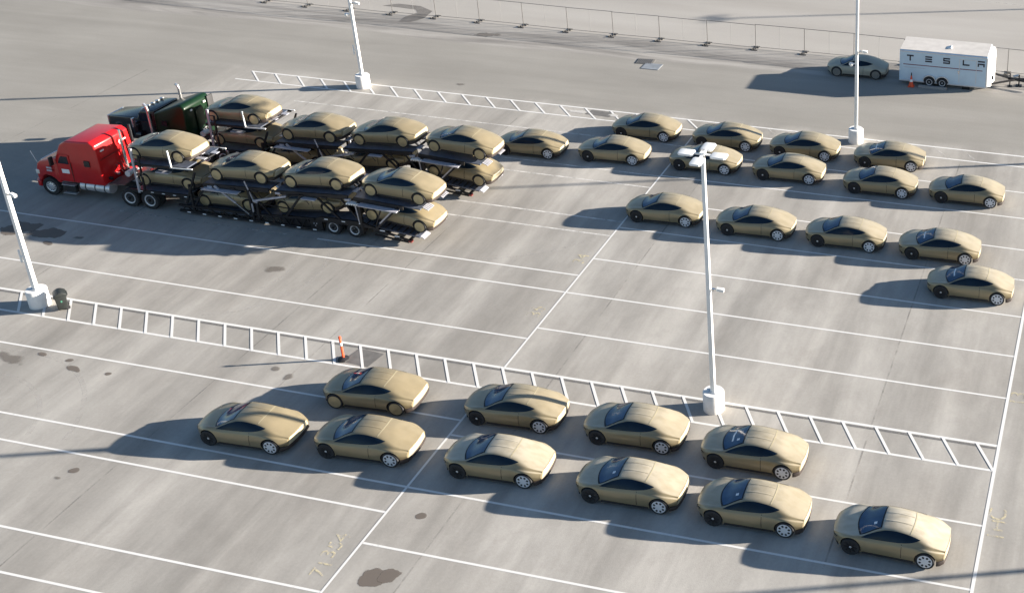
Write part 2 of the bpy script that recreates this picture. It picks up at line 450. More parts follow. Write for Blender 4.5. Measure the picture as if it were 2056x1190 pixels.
# hatched strips
def hatch(x0, x1, yu, yl, xlo0, rungs, mm, w=LW):
    strip('hatch_line', (x0, yu), (x1, yu), w * 1.15, M[mm], Z1); strip('hatch_line', (xlo0, yl), (x1, yl), w, M[mm], Z1)
    for a, b in rungs: strip('hatch_line', (a, yu), (b, yl), w, M[mm], Z3)
near = []
for k in range(-12, 31):
    near.append((-20.81 + 1.382 * k, -19.60 + 1.370 * k))
hatch(-46, XR, -14.5, -15.98, -46, near, 'line', .115)
strip('hatch_edge', (-46, -14.66), (XR - .1, -14.66), .13, M['tar'], Z1)
far = [(-32.2 + 1.726 * k, -30.72 + 1.715 * k) for k in range(0, 31)]
hatch(-32.3, 21.0, 11.5, 10.12, -32.5, far[:19], 'line', .11)
for a, b in far[19:29]: strip('hatch_line', (a, 11.5), (b, 10.15), .10, M['line_faint'], Z2)
# joints between the concrete bays
for x in (-39.2, -25.4, -11.5, 2.4, 16.33):
    strip('pavement_joint', (x, -60), (x, 10), .07, M['joint'], .003)
strip('pavement_joint', (-8.6, -19), (-8.6, 0), .05, M['joint'], .003)
# stains and patches
def blob(name, cx, cy, rx, ry, m, z=.005, seed=0, rot=0):
    mb = MB(); rx *= 1.0; ry *= 1.0
    mb.add([(-rx, -ry, 0), (rx, -ry, 0), (rx, ry, 0), (-rx, ry, 0)], [(0, 1, 2, 3)])
    o = struct(mb.build(name, m, fixn=False)); o.location = (cx, cy, z); o.rotation_euler = (0, 0, rot); return o
for i, (x, y, rx, ry, mm) in enumerate((
        (1.32, -26.38, .62, .52, 'stain'), (1.82, -26.24, .55, .38, 'stain'), (1.33, -23.37, .30, .26, 'stain'), (-14.76, -9.91, .65, .40, 'stain_soft'), (-21.2, -18.95, 1.3, .35, 'stain_soft'),
        (-17.9, -18.95, .55, .22, 'stain'), (-16.2, -18.9, .22, .16, 'stain'), (-18.5, -18.5, .22, .14, 'stain'), (-29.9, -9.6, 1.3, .75, 'stain'), (-28.2, -9.7, 1.2, .6, 'stain'), (-12.8, -24.3, .28, .22, 'stain'),
        (-27.4, -10.5, .5, .22, 'stain'), (-13.1, -24.8, .22, .12, 'stain_soft'), (-26.2, -9.7, .4, .2, 'stain_soft'), (-25.6, -24.2, .3, .3, 'stain_soft'),
        (-15.1, -26.2, .5, .3, 'stain_soft'), (-9.5, -16.9, .25, .2, 'stain_soft'), (-8.6, -17.3, .3, .25, 'stain_soft'), (-20.0, -18.4, .3, .14, 'stain'),
        (-17.6, 13.0, .5, .25, 'stain_soft'), (-20.5, 21.6, 1.6, .5, 'stain_soft'))):
    blob('oil_stain', x, y, rx, ry, M[mm], .005 + .0003 * i, seed=i + 3, rot=.25 * math.sin(i))
def flat(name, pts, m, z):
    mb = MB(); mb.add([(x, y, z) for x, y in pts], [tuple(range(len(pts)))]); return struct(mb.build(name, m, fixn=False))
flat('asphalt_patch', [(-7.1, -15.75), (-5.75, -15.85), (-5.6, -14.85), (-6.5, -14.75), (-6.9, -14.8)], M['patch'], .0062)
flat('asphalt_patch', [(-7.7, 10.65), (-6.0, 10.6), (-5.9, 11.3), (-7.5, 11.35)], M['patch'], .0062)
M['smear'] = stain_mat('pale_smear', (.62, .60, .57), .3, .7, 2.2)
blob('pale_smear', -8.3, 10.9, .8, .3, M['smear'], .0135)
blob('pale_smear', -5.9, 10.9, .5, .25, M['smear'], .0138)
M['wet'] = mat('wet_streak', (.15, .135, .12), .6, 0, .25, 1.2)
flat('wet_streak', [(-31.22, 25.31), (-30.29, 26.03), (-28.32, 25.96), (-26.87, 25.17), (-26.63, 23.64), (-27.17, 22.61), (-28.09, 22.48), (-28.21, 23.56), (-27.79, 24.58), (-28.26, 25.15), (-29.85, 25.31)], M['wet'], .006)
def arc_mark(cx, cy, r, a0, a1, w, m, z):
    n = 28; G = []
    for i in range(n + 1):
        a = R(a0 + (a1 - a0) * i / n)
        G.append([Vector((cx + (r - w / 2) * math.cos(a), cy + (r - w / 2) * math.sin(a), z)), Vector((cx + (r + w / 2) * math.cos(a), cy + (r + w / 2) * math.sin(a), z))])
    mb = MB(); mb.grid(G); struct(mb.build('tyre_mark', m, fixn=False))
M['mark_pale'] = worn_paint('pale_tyre_mark', (.52, .50, .47), .42, 1.1, 1.2)
M['mark_dark'] = worn_paint('dark_tyre_mark', (.20, .19, .175), .38, 1.0, .9)
for i, (cx, cy, r, a0, a1, w, mm) in enumerate(((-16.5, -10.2, 2.6, -60, 75, .14, 'mark_pale'), (-16.5, -10.2, 4.1, -75, 60, .14, 'mark_pale'), (-20.5, -24.5, 4.5, 20, 130, .2, 'mark_pale'), (-20.5, -24.5, 6.1, 15, 120, .2, 'mark_pale'), (-8, 2, 9, -120, -40, .16, 'mark_pale'))):
    arc_mark(cx, cy, r, a0, a1, w, M[mm], .0015 + .0001 * i)
# worn yellow numerals beside the spine lines
for txt, x, y, s_ in (('354', -.80, -25.4, .8), ('71', -.62, -26.45, .8), ('35', -.60, -10.2, .95), ('34', -.56, -5.4, .9), ('C', 22.0, -18.3, .95), ('1H', 22.05, -19.1, .9), ('13', 22.0, -11.3, .95)):
    me = text_mesh(txt, s_, M['yellow_worn'], 'painted_numeral')
    o = struct(link('painted_numeral', me, loc=(x, y, .009))); o.rotation_euler = (0, 0, R(90))
# curb line and dark road beyond the fence
strip('road_edge_line', (2, 39.5), (40, 36.0), .16, M['line_faint'], Z1)

# ------------------------------------------------------------------ the two-door coupe (front faces -x, origin on the ground between the axles)
K = {k: pchip(v) for k, v in dict(
    zb=[(-2.12, .30), (-1.9, .21), (-1, .20), (1, .21), (1.7, .25), (2.05, .32)],
    wl=[(-2.12, .50), (-1.95, .74), (-1.75, .83), (-1.5, .86), (-.9, .87), (.9, .87), (1.4, .88), (1.7, .83), (2.05, .66)],
    wm=[(-2.12, .56), (-1.98, .77), (-1.82, .865), (-1.6, .905), (-1.4, .912), (-.9, .915), (0, .905), (.8, .92), (1.35, .94), (1.7, .885), (1.9, .81), (2.05, .71)],
    zm=[(-2.12, .44), (-1.5, .50), (0, .50), (1.4, .57), (2.05, .48)],
    ws=[(-2.12, .52), (-1.98, .71), (-1.82, .79), (-1.6, .825), (-1.4, .832), (-.9, .81), (.2, .80), (.9, .81), (1.35, .805), (1.7, .735), (2.05, .60)],
    zs=[(-2.12, .55), (-1.95, .655), (-1.7, .75), (-1.35, .800), (-.9, .800), (0, .832), (.8, .855), (1.25, .830), (1.6, .765), (1.85, .695), (2.05, .615)],
    wr=[(-2.12, .40), (-1.95, .54), (-1.5, .65), (-1.05, .675), (-.6, .635), (-.2, .575), (.2, .555), (.75, .548), (1.15, .575), (1.5, .60), (1.8, .585), (2.05, .545)],
    zr=[(-2.12, .572), (-1.95, .685), (-1.7, .765), (-1.4, .812), (-1.1, .84), (-.95, .868), (-.6, 1.03), (-.25, 1.162), (.2, 1.19), (.6, 1.16), (.88, 1.112), (1.15, 1.035), (1.5, .895), (1.8, .78), (2.05, .683)],
    zt=[(-2.12, .58), (-1.95, .70), (-1.7, .79), (-1.4, .845), (-1.2, .875), (-1.02, .93), (-.6, 1.11), (-.28, 1.215), (.15, 1.272), (.5, 1.262), (.8, 1.205), (1.15, 1.105), (1.6, .92), (2.05, .715)]).items()}
def catmull(P, sub):
    out = []
    n = len(P)
    for i in range(n - 1):
        p0 = P[max(0, i - 1)]; p1 = P[i]; p2 = P[i + 1]; p3 = P[min(n - 1, i + 2)]
        for k in range(sub):
            t = k / sub
            out.append(tuple(.5 * (2 * b + (c - a) * t + (2 * a - 5 * b + 4 * c - d) * t * t + (3 * b - a - 3 * c + d) * t ** 3) for a, b, c, d in zip(p0, p1, p2, p3)))
    return out + [P[-1]]
def car_section(x):
    k = {a: f(x) for a, f in K.items()}
    gh = smst(-1.1, -.5, x) * (1 - smst(.9, 1.5, x))
    P = [(0, k['zb']), (k['wl'] * .92, k['zb'] + .0), (k['wl'] + .015, k['zb'] + .07), (k['wm'], k['zm']),
         ((k['wm'] + k['ws']) / 2 + .012, (k['zm'] + k['zs']) / 2 + .06), (k['ws'], k['zs']),
         ((k['ws'] + k['wr']) / 2 + .015, (k['zs'] + k['zr']) / 2 + .02), (k['wr'], k['zr']),
         (k['wr'] * .55, k['zt'] - .22 * (k['zt'] - k['zr'])), (0, k['zt'])]
    return catmull(P, 4)
def car_pt(x, y, z):
    fs = smst(-1.0, -2.12, x) if x < -1.0 else 0
    t = max(0, min(1, (-1.0 - x) / 1.12)); fs = t * t * (3 - 2 * t)
    rs = smst(1.4, 2.05, x)
    return Vector((x + .27 * fs * (abs(y) / .85) ** 2.6 - .10 * rs * (abs(y) / .8) ** 2.2, y, z))
stations = [-2.12, -2.09, -2.03, -1.95, -1.85, -1.72, -1.58, -1.45, -1.3, -1.18, -1.08, -.98, -.86, -.74, -.6, -.46, -.32, -.18, -.04, .1, .25, .42, .6, .76, .92, 1.06, 1.2, 1.34, 1.48, 1.62, 1.76, 1.88, 1.97, 2.02, 2.045, 2.05]
b = MB(); P = []
for x in stations:
    sec = car_section(x)
    P.append([car_pt(x, y, z) for y, z in sec] + [car_pt(x, -y, z) for y, z in sec[-2:0:-1]])
ring = len(P[0]); ns = len(sec)
for row in P: row.append(row[0])
b.v = []; 
vs = [p for row in P for p in row[:-1]]
fs = []
for i in range(len(P) - 1):
    for j in range(ring):
        fs.append((i * ring + j, i * ring + (j + 1) % ring, (i + 1) * ring + (j + 1) % ring, (i + 1) * ring + j))
NSEG, J0, J1 = 10, 4, 28
for st, rev in ((0, True), (len(P) - 1, False)):        # curved end caps
    base = st * ring; rows = []
    for j in range(J0, J1 + 1):
        y, z = car_section(stations[st])[j]; row = [base + (ring - j) % ring]
        for k in range(1, NSEG):
            vs.append(car_pt(stations[st], -y + 2 * y * k / NSEG, z)); row.append(len(vs) - 1)
        row.append(base + j); rows.append(row)
    for r0, r1 in zip(rows, rows[1:]):
        for k in range(NSEG):
            q = (r0[k], r0[k + 1], r1[k + 1], r1[k]); fs.append(q)
    fs.append(tuple(rows[0][::-1]) + tuple(base + (ring - j) % ring for j in range(J0 - 1, 0, -1)) + tuple(base + j for j in range(0, J0)))
    fs.append(tuple(rows[-1]) + tuple(base + j for j in range(J1 + 1, ring - J1)))
b.add(vs, fs)
body_solid = b.mesh('body', [M['gold'], M['black']], 38, solid=True)
bmx = bmesh.new(); bmx.from_mesh(body_solid); BVH = BVHTree.FromBMesh(bmx)
def hit(o, d):
    d = Vector(d).normalized(); p, n, i, t = BVH.ray_cast(Vector(o), d)
    if n and n.dot(d) > 0: n = -n
    return p, n
# wheel arches cut out of the body
AX, WR = 1.345, .345
cut = MB(); cut.mi = 1
for sx in (-1, 1):
    for sy in (-1, 1):
        c = MB(); c.mi = 1
        c.lathe_y([(.388, sy * .54), (.388, sy * 1.2)] if sy > 0 else [(.388, -1.2), (.388, -.54)], (sx * AX, 0, .352), 40)
        cut.add(c.v, c.f)
bo = link('body_tmp', body_solid); co = link('cut_tmp', cut.mesh('cut_tmp', [M['gold'], M['black']], solid=True))
md = bo.modifiers.new('b', 'BOOLEAN'); md.object = co; md.operation = 'DIFFERENCE'; md.solver = 'EXACT'
dg = bpy.context.evaluated_depsgraph_get()
body_mesh = bpy.data.meshes.new_from_object(bo.evaluated_get(dg))
body_mesh.name = 'coupe_body'
bpy.data.objects.remove(bo); bpy.data.objects.remove(co)
body_mesh.polygons.foreach_set('use_smooth', [True] * len(body_mesh.polygons)); body_mesh.set_sharp_from_angle(angle=R(38))

def side_patch(xs, lo, hi, nt, sy, off, bulge=0):
    G = []
    for x in xs:
        row = []
        for k in range(nt + 1):
            z = lo(x) + (hi(x) - lo(x)) * k / nt
            p, n = hit((x, sy * 3, z), (0, -sy, 0)); row.append(p + n * (off + bulge * 4 * k / nt * (1 - k / nt)) if p else Vector((x, sy * .9, z)))
        G.append(row)
    return G
def top_patch(f, ns_, nt, off):
    G = []
    for i in range(ns_ + 1):
        row = []
        for j in range(nt + 1):
            x, y = f(i / ns_, -1 + 2 * j / nt); p, n = hit((x, y, 4), (0, 0, -1)); row.append(p + n * off)
        G.append(row)
    return G
lin = lambda a, b_, n: [a + (b_ - a) * i / n for i in range(n + 1)]
wlo = pchip([(-.97, .805), (-.4, .818), (.3, .855), (.75, .918), (1.11, 1.012)])
whi = pchip([(-.97, .815), (-.7, .945), (-.4, 1.075), (-.1, 1.148), (.2, 1.162), (.55, 1.135), (.85, 1.085), (1.11, 1.02)])
meshes = {}
for sy in (-1, 1):
    mb = MB(); mb.grid(side_patch(lin(-.97, 1.11, 30), wlo, whi, 6, sy, .007, .003)); meshes['side_window', sy] = mb.mesh('side_window', M['glass'], 60, fixn=False)
    # door: the panel between two shut lines
    mb = MB(); dl = lambda x: .30 + .0 * x; dh = lambda x: wlo(min(max(x, -.9), 1.1)) - .035
    mb.grid(side_patch(lin(-.78, .47, 16), dl, dh, 6, sy, .004)); meshes['door', sy] = mb.mesh('door', M['gold'], 60, fixn=False)
    for x0 in (.475,):
        mb = MB(); mb.grid(side_patch([x0, x0 + .016], dl, dh, 6, sy, .003))
        meshes['door_gap', sy, x0] = mb.mesh('door_gap', M['frit'], 60, fixn=False)
    # slim headlamp at the nose corner
    G = []
    for y in lin(.42, .70, 6):
        row = []
        for z in (.525, .57):
            p, n = hit((-4, sy * y, z), (1, 0, 0)); row.append(p + n * .006)
        G.append(row)
    mb = MB(); mb.grid(G); meshes['headlight', sy] = mb.mesh('headlight', M['frit'], 60, fixn=False)
# windscreen: dark border with the pane on it
wsf = lambda k: (lambda s, t: (-1.25 + .95 * s + .21 * t * t * (1 - s) + .02 * t * t * s + (k * .05 if s < .5 else -k * .05) * abs(1 - 2 * s), t * (.735 - .175 * s) * (1 - .065 * k)))
mb = MB(); mb.grid(top_patch(wsf(0), 12, 14, .005)); meshes['windscreen'] = mb.mesh('windscreen', M['frit'], 60, fixn=False)
mb = MB(); mb.grid(top_patch(wsf(1), 12, 14, .011)); meshes['pane'] = mb.mesh('pane', M['screen'], 60, fixn=False)
def sticker_mesh(s0, t0, ds, dt):
    f = wsf(1); mb = MB(); mb.grid(top_patch(lambda s, t: f(s0 + ds * s, t0 + dt * t), 2, 2, .016)); return mb.mesh('sticker', M['sticker'], 60, fixn=False)
meshes['sticker'] = sticker_mesh(.66, -.55, .14, .10)
meshes['sticker_b'] = sticker_mesh(.40, -.05, .08, .55)
# roof seam, its catch-light painted as a pale strip, and two ribs
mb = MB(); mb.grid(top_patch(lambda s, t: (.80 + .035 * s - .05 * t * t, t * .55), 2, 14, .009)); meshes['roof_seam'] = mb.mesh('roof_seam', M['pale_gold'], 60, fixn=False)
for i, yy in enumerate((-.2, .2)):
    G = []
    for s in lin(-.22, .745, 10):
        row = []
        for q, oo in ((-.035, .001), (-.012, .011), (.012, .011), (.035, .001)):
            p, n = hit((s, yy + q, 4), (0, 0, -1)); row.append(p + n * oo)
        G.append(row)
    mb = MB(); mb.grid(G); meshes['roof_rib', i] = mb.mesh('roof_rib', M['gold'], 60, fixn=False)
def rear_patch(yw, z0, z1, off, ny=14, nz=3, inset=0):
    G = []
    for j in range(ny + 1):
        row = []
        for k in range(nz + 1):
            z = z0 + (z1 - z0) * k / nz; y = (-yw + 2 * yw * j / ny) * (1 - inset * k / nz); p, n = hit((4, y, z), (-1, 0, 0)); row.append(p + Vector((off, 0, 0)))
        G.append(row)
    return G
mb = MB(); mb.grid(rear_patch(.66, .375, .665, .008, 18, 4, .16), True); meshes['tail_panel'] = mb.mesh('tail_panel', M['pale_gold'], 60, fixn=False)  # paler panel; some of the sun's brightness is put into its colour
mb = MB(); mb.grid(rear_patch(.50, .625, .652, .014), True); meshes['tail_light'] = mb.mesh('tail_light', M['lens'], 60, fixn=False)
mb = MB(); mb.grid(rear_patch(.08, .61, .67, .02, 2, 1), True); meshes['rear_badge'] = mb.mesh('rear_badge', M['lens'], 60, fixn=False)
# dark rear bumper wrapping the tail, dark sills and front lip
mb = MB(); inner = []; outer = []
for j in range(25):
    y = -.70 + 1.40 * j / 24
    outer.append((2.062 - .10 * (abs(y) / .8) ** 2.2, y))
outer = [(1.74, -.885), (1.86, -.835)] + outer + [(1.86, .835), (1.74, .885)]
mb.prism_z(outer, .20, .36)
meshes['rear_bumper'] = mb.mesh('rear_bumper', M['bumper'], 40, .015)
for sy in (-1, 1):
    mb = MB(); mb.prism_z([(-.93, sy * .80), (.93, sy * .80), (.93, sy * .895), (-.93, sy * .895)], .17, .255)
    meshes['sill', sy] = mb.mesh('sill', M['black'], 40)
mb = MB(); nose = [(-1.84, -.70)] + [(-2.10 + .24 * abs(t) ** 2.4, .70 * t) for t in lin(-1, 1, 16)] + [(-1.84, .70)]
mb.prism_z(nose, .19, .29); meshes['front_lip'] = mb.mesh('front_lip', M['black'], 40)
# wheels: outer face towards -y for the near side
def lathe_mesh(name, prof, m, n=32, sm=40):
    mb = MB(); mb.lathe_y(prof, n=n); return mb.mesh(name, m, sm)
W = .22
meshes['tyre'] = lathe_mesh('tyre', [(.20, -.085), (.28, -.105), (.32, -.11), (.340, -.095), (WR, -.06), (WR, .06), (.340, .095), (.32, .11), (.28, .105), (.20, .085)], M['tyre'])
meshes['back'] = lathe_mesh('wheel', [(.0, -.06), (.27, -.075), (.27, .09), (0, .09)], M['steel_black'])
meshes['disc_gold'] = lathe_mesh('wheel_cover', [(.0, -.112), (.05, -.115), (.06, -.111), (.20, -.112), (.275, -.104), (.285, -.09), (.285, -.06)], M['gold_disc'])
meshes['disc_grey'] = lathe_mesh('wheel_cover', [(.0, -.112), (.10, -.118), (.12, -.10), (.2, -.098), (.215, -.115), (.262, -.115), (.27, -.10), (.27, -.07)], M['grey_disc'])
meshes['hub_black'] = lathe_mesh('hub', [(.0, -.10), (.035, -.10), (.06, -.085), (.07, -.07)], M['alu'], 16)
def holed_cover():
    mb = MB(); n = 56; rings = [(.0, -.125), (.075, -.122), (.135, -.114), (.155, -.113), (.215, -.112), (.235, -.113), (.268, -.108), (.277, -.085)]
    vs = []
    for r, y in rings:
        for i in range(n):
            a = 2 * math.pi * i / n; vs.append((r * math.cos(a), y, r * math.sin(a)))
    fs = []
    for k in range(len(rings) - 1):
        for i in range(n):
            if k == 3 and (i % 7) in (1, 2, 3, 4): continue
            if k in (2, 4) and (i % 7) in (2, 3): continue
            j = (i + 1) % n; fs.append((k * n + i, k * n + j, (k + 1) * n + j, (k + 1) * n + i))
    mb.add(vs, fs); return mb.mesh('wheel_cover', M['white_cover'], 50)
meshes['cover_white'] = holed_cover()
mb = MB()
for i in range(8):
    a = math.pi * i / 4
    mb.beam((.05 * math.cos(a), -.088, .05 * math.sin(a)), (.25 * math.cos(a), -.088, .25 * math.sin(a)), .04, .02, (0, 1, 0))
meshes['spokes'] = mb.mesh('spokes', M['steel_black'])

def make_car(kind):
    t = thing('gold_coupe', 'gold coupe', 'car')
    link('body', body_mesh, t)
    ws = link('windscreen', meshes['windscreen'], t); link('pane', meshes['pane'], ws)
    for sy in (-1, 1):
        link('side_window', meshes['side_window', sy], t)
        d = link('door', meshes['door', sy], t); [link('door_gap', meshes['door_gap', sy, q], d) for q in (.475,)]
        link('headlight', meshes['headlight', sy], t)
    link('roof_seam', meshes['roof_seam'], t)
    for i in (0, 1): link('roof_rib', meshes['roof_rib', i], t)
    tp = link('tail_panel', meshes['tail_panel'], t); link('tail_light', meshes['tail_light'], tp); link('badge', meshes['rear_badge'], t)
    link('rear_bumper', meshes['rear_bumper'], t); [link('sill', meshes['sill', q], t) for q in (-1, 1)]; link('front_lip', meshes['front_lip'], t)
    for sx in (-1, 1):
        for sy in (-1, 1):
            w = link('wheel', meshes['back'], t, (sx * AX, sy * .80, WR))
            if sy > 0: w.rotation_euler = (0, 0, math.pi)
            link('tyre', meshes['tyre'], w)
            if kind == 'disc': link('wheel_cover', meshes['disc_gold'], w)
            elif kind == 'grey': link('wheel_cover', meshes['disc_grey'], w)
            elif sx > 0: link('wheel_cover', meshes['cover_white'], w)
            else:
                link('spokes', meshes['spokes'], w); link('hub', meshes['hub_black'], w)
    return t
proto = {k: make_car(k) for k in ('lot', 'disc', 'grey')}
used = set()
GP, GR, GG = 'gold coupes parked in the lot', 'gold coupes carried by the red rig', 'gold coupes carried by the green rig'
def place(kind, label, x, y, yaw, group, z=0., pitch=0., stk=0, dusty=.15):
    o = proto[kind] if kind not in used else copy_tree(proto[kind]); used.add(kind)
    o.location = (x, y, z + .002)
    o.rotation_euler = Matrix.Rotation(R(yaw), 3, 'Z').to_euler() if not pitch else (Matrix.Rotation(R(yaw), 3, 'Z') @ Matrix.Rotation(-pitch, 3, 'Y')).to_euler()
    o['label'] = label; o['group'] = group
    for ch in o.children:
        if ch.name.split('.')[0] in ('body', 'door', 'roof_seam', 'roof_rib'): ch.color = (dusty, dusty, dusty, 1)
    if kind == 'grey':
        for ch in o.children:
            if ch.name.split('.')[0] in ('body', 'door', 'roof_seam', 'roof_rib', 'tail_panel'):
                ch.material_slots[0].link = 'OBJECT'; ch.material_slots[0].material = M['pale_paint']
    if stk & 1:
        ws = [c for c in o.children if c.name.startswith('windscreen')][0]; link('sticker', meshes['sticker'], ws)
    if stk & 2:
        ws = [c for c in o.children if c.name.startswith('windscreen')][0]; link('sticker', meshes['sticker_b'], ws)
    return o
lot = [
    ('lot', -7.50, -20.90, 2.3, 'gold coupe leftmost of all parked cars, its long shadow stretching over bare concrete', 0),
    ('disc', -4.09, -17.69, 3.4, 'parked gold coupe with four flat gold wheel discs just below the orange delineator post', 0),
    ('lot', -2.58, -20.48, 2.9, 'gold coupe directly in front of the disc-wheeled parked coupe, tail at the spine line', 0),
    ('lot', 2.10, -17.31, 2.6, 'gold coupe right behind the disc-wheeled parked coupe, close under the hatched strip', 0),
    ('lot', 7.32, -17.29, 1.6, 'gold coupe parked beside the white base of the four-headed lamp post, on its left', 0),
    ('lot', 2.95, -20.33, 2.2, 'gold coupe just right of the spine line in front row, above the round oil stain', 0),
    ('lot', 8.42, -20.38, 1.4, 'gold coupe in the front row, third from its right end', 1),
    ('lot', 12.34, -17.53, .2, 'gold coupe parked right below the four-headed lamp post, white streak across its windscreen', 3),
    ('lot', 13.24, -20.42, 1.2, 'gold coupe in front row, second from the right, white label on its bright blue windscreen', 1),
    ('lot', 18.46, -20.65, -1.2, 'gold coupe at the bottom right corner, nearest of all, with pale sunlit roof', 1),
    ('lot', 2.03, -.38, 2.2, 'gold coupe whose nose shadow crosses the spine line, left end of the four-car middle row', 0),
    ('lot', 7.11, -.53, 2.2, 'gold coupe just right of the tall lamp pole in the middle row', 0),
    ('lot', 11.95, -.50, 1.7, 'third gold coupe from the left in the four-car middle row', 0),
    ('lot', 16.85, -.53, 2.0, 'gold coupe at the right end of the middle row, rear wheel hidden by a roof', 2),
    ('lot', 18.87, -3.68, 1.2, 'lone gold coupe staggered below the middle row, next to the right spine line', 2),
    ('lot', -2.76, 8.90, 1.5, 'leftmost gold coupe of the farthest row, on the hatched strip near the dark drain patch', 0),
    ('lot', 2.38, 8.88, 1.5, 'second gold coupe of the farthest row, partly behind the lamp heads', 0),
    ('lot', 7.23, 8.79, 1.5, 'gold coupe of the farthest row directly left of the white lamp base', 0),
    ('lot', 12.36, 8.72, 2.2, 'rightmost gold coupe of the farthest row, just right of the white lamp base', 2),
    ('lot', -8.46, 5.12, 2.0, 'parked gold coupe nearest the trucks, its front wheel tucked behind the green rig', 0),
    ('lot', -3.42, 5.54, 3.2, 'gold coupe second from the trucks, in front of the farthest row', 0),
    ('lot', 2.12, 5.76, 1.6, 'gold coupe half hidden behind the white four-headed lamp', 0),
    ('lot', 7.10, 5.79, 1.9, 'gold coupe just right of the four-headed lamp top, in the six-car second-farthest row', 0),
    ('lot', 12.49, 5.49, 1.0, 'gold coupe second from the right end of the six-car second-farthest row', 0),
    ('lot', 17.34, 5.61, 1.5, 'gold coupe at the right end of the six-car second-farthest row, near the right edge', 0),
    ('grey', 7.54, 21.45, 2.2, 'shaded grey-gold coupe with grey wheels parked behind the white box trailer', 0),
]
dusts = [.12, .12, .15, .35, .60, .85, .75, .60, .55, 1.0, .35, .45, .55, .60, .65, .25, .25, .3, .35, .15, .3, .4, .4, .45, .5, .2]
for (kind, x, y, a, lab, stk), du in zip(lot, dusts): place(kind, lab, x, y, a, GP, stk=stk, dusty=du)
def decked(x, y, zf, zr, lab, grp):
    place('disc', lab, x, y, 0, grp, (zf + zr) / 2, math.atan2(zr - zf, 2.69))
YR, YG = -5.0, .2
rg = [
    (-24.12, 2.70, 2.81, 'gold coupe on the upper deck right behind the red cab'),
    (-19.30, 2.07, 2.20, 'gold coupe second from the front on the top deck of the red rig'),
    (-14.87, 2.21, 2.40, 'gold coupe third from the front on the top deck of the red rig'),
    (-10.30, 2.33, 2.18, 'gold coupe hanging over the tail on the top deck of the red rig'),
    (-23.88, 1.19, 1.25, 'gold coupe under the foremost upper deck, between the headrack posts of the red rig'),
    (-20.39, .38, .46, 'gold coupe lowest on the red rig, behind the truss rail and diagonal silver arm'),
    (-15.60, .63, .94, 'gold coupe in the lower deck over the trailer wheels of the red rig'),
    (-10.49, .90, .57, 'gold coupe at the lower tail ramp of the red rig, white plates on its roof')]
for x, a, b_, lab in rg: decked(x, YR, a, b_, lab, GR)
gg = [
    (-23.55, 2.62, 2.70, 'gold coupe on the upper deck right behind the dark green cab'),
    (-18.85, 2.02, 2.16, 'gold coupe second from the front on the top deck of the green rig'),
    (-14.33, 2.23, 2.43, 'gold coupe third from the front on the top deck of the green rig'),
    (-9.79, 2.40, 2.23, 'gold coupe over the tail on the top deck of the green rig'),
    (-23.43, 1.19, 1.25, 'gold coupe in shade under the foremost upper deck of the green rig'),
    (-19.94, .38, .46, 'gold coupe lowest in the green rig, almost hidden in the shade of the red rig'),
    (-15.15, .63, .94, 'gold coupe on the shaded lower deck over the trailer wheels of the green rig'),
    (-10.03, .86, .60, 'gold coupe at the lower tail ramp of the green rig, white plates on its roof')]
for x, a, b_, lab in gg: decked(x, YG, a, b_, lab, GG)

# ------------------------------------------------------------------ truck wheels
def truck_wheel_meshes():
    d = {}
    d['tyre'] = lathe_mesh('tyre', [(.29, -.10), (.40, -.135), (.49, -.14), (.51, -.11), (.51, .11), (.49, .14), (.40, .135), (.29, .10)], M['tyre'], 36)
    d['front_rim'] = lathe_mesh('rim', [(0, -.16), (.07, -.16), (.09, -.13), (.17, -.125), (.20, -.105), (.255, -.10), (.285, -.125), (.30, -.125), (.30, .10)], M['alu'], 32)
    d['deep_rim'] = lathe_mesh('rim', [(0, -.10), (.07, -.10), (.095, -.03), (.17, -.01), (.205, .0), (.225, -.02), (.265, -.11), (.315, -.13), (.325, -.115), (.325, .10)], M['rim'], 32)
    mb = MB()
    for i in range(10):
        a = 2 * math.pi * i / 10
        mb.tube((.225 * math.cos(a), -.118, .225 * math.sin(a)), (.225 * math.cos(a), -.102, .225 * math.sin(a)), .026, n=8)
    d['holes'] = mb.mesh('hand_hole', M['black'])
    mb = MB()
    for i in range(10):
        a = 2 * math.pi * i / 10
        mb.tube((.14 * math.cos(a), -.15, .14 * math.sin(a)), (.14 * math.cos(a), -.12, .14 * math.sin(a)), .016, n=6)
    d['nuts'] = mb.mesh('wheel_nut', M['chrome'])
    return d
TW = truck_wheel_meshes()
def truck_wheel(parent, x, y, sy, r, rim, dual=False):
    s = r / .51
    e = link('wheel', TW['tyre'], parent, (x, y, r)); e.scale = (s, 1, s)
    if sy > 0: e.rotation_euler = (0, 0, math.pi)
    link('rim', TW[rim], e)
    if rim == 'front_rim': link('hand_hole', TW['holes'], e)
    link('wheel_nut', TW['nuts'], e)
    if dual:
        e2 = link('wheel', TW['tyre'], parent, (x, y - sy * .31, r)); e2.scale = (s, 1, s)

def arc(cx, cz, r, a0, a1, n=12):
    return [(cx + r * math.cos(R(a0 + (a1 - a0) * i / n)), cz + r * math.sin(R(a0 + (a1 - a0) * i / n))) for i in range(n + 1)]

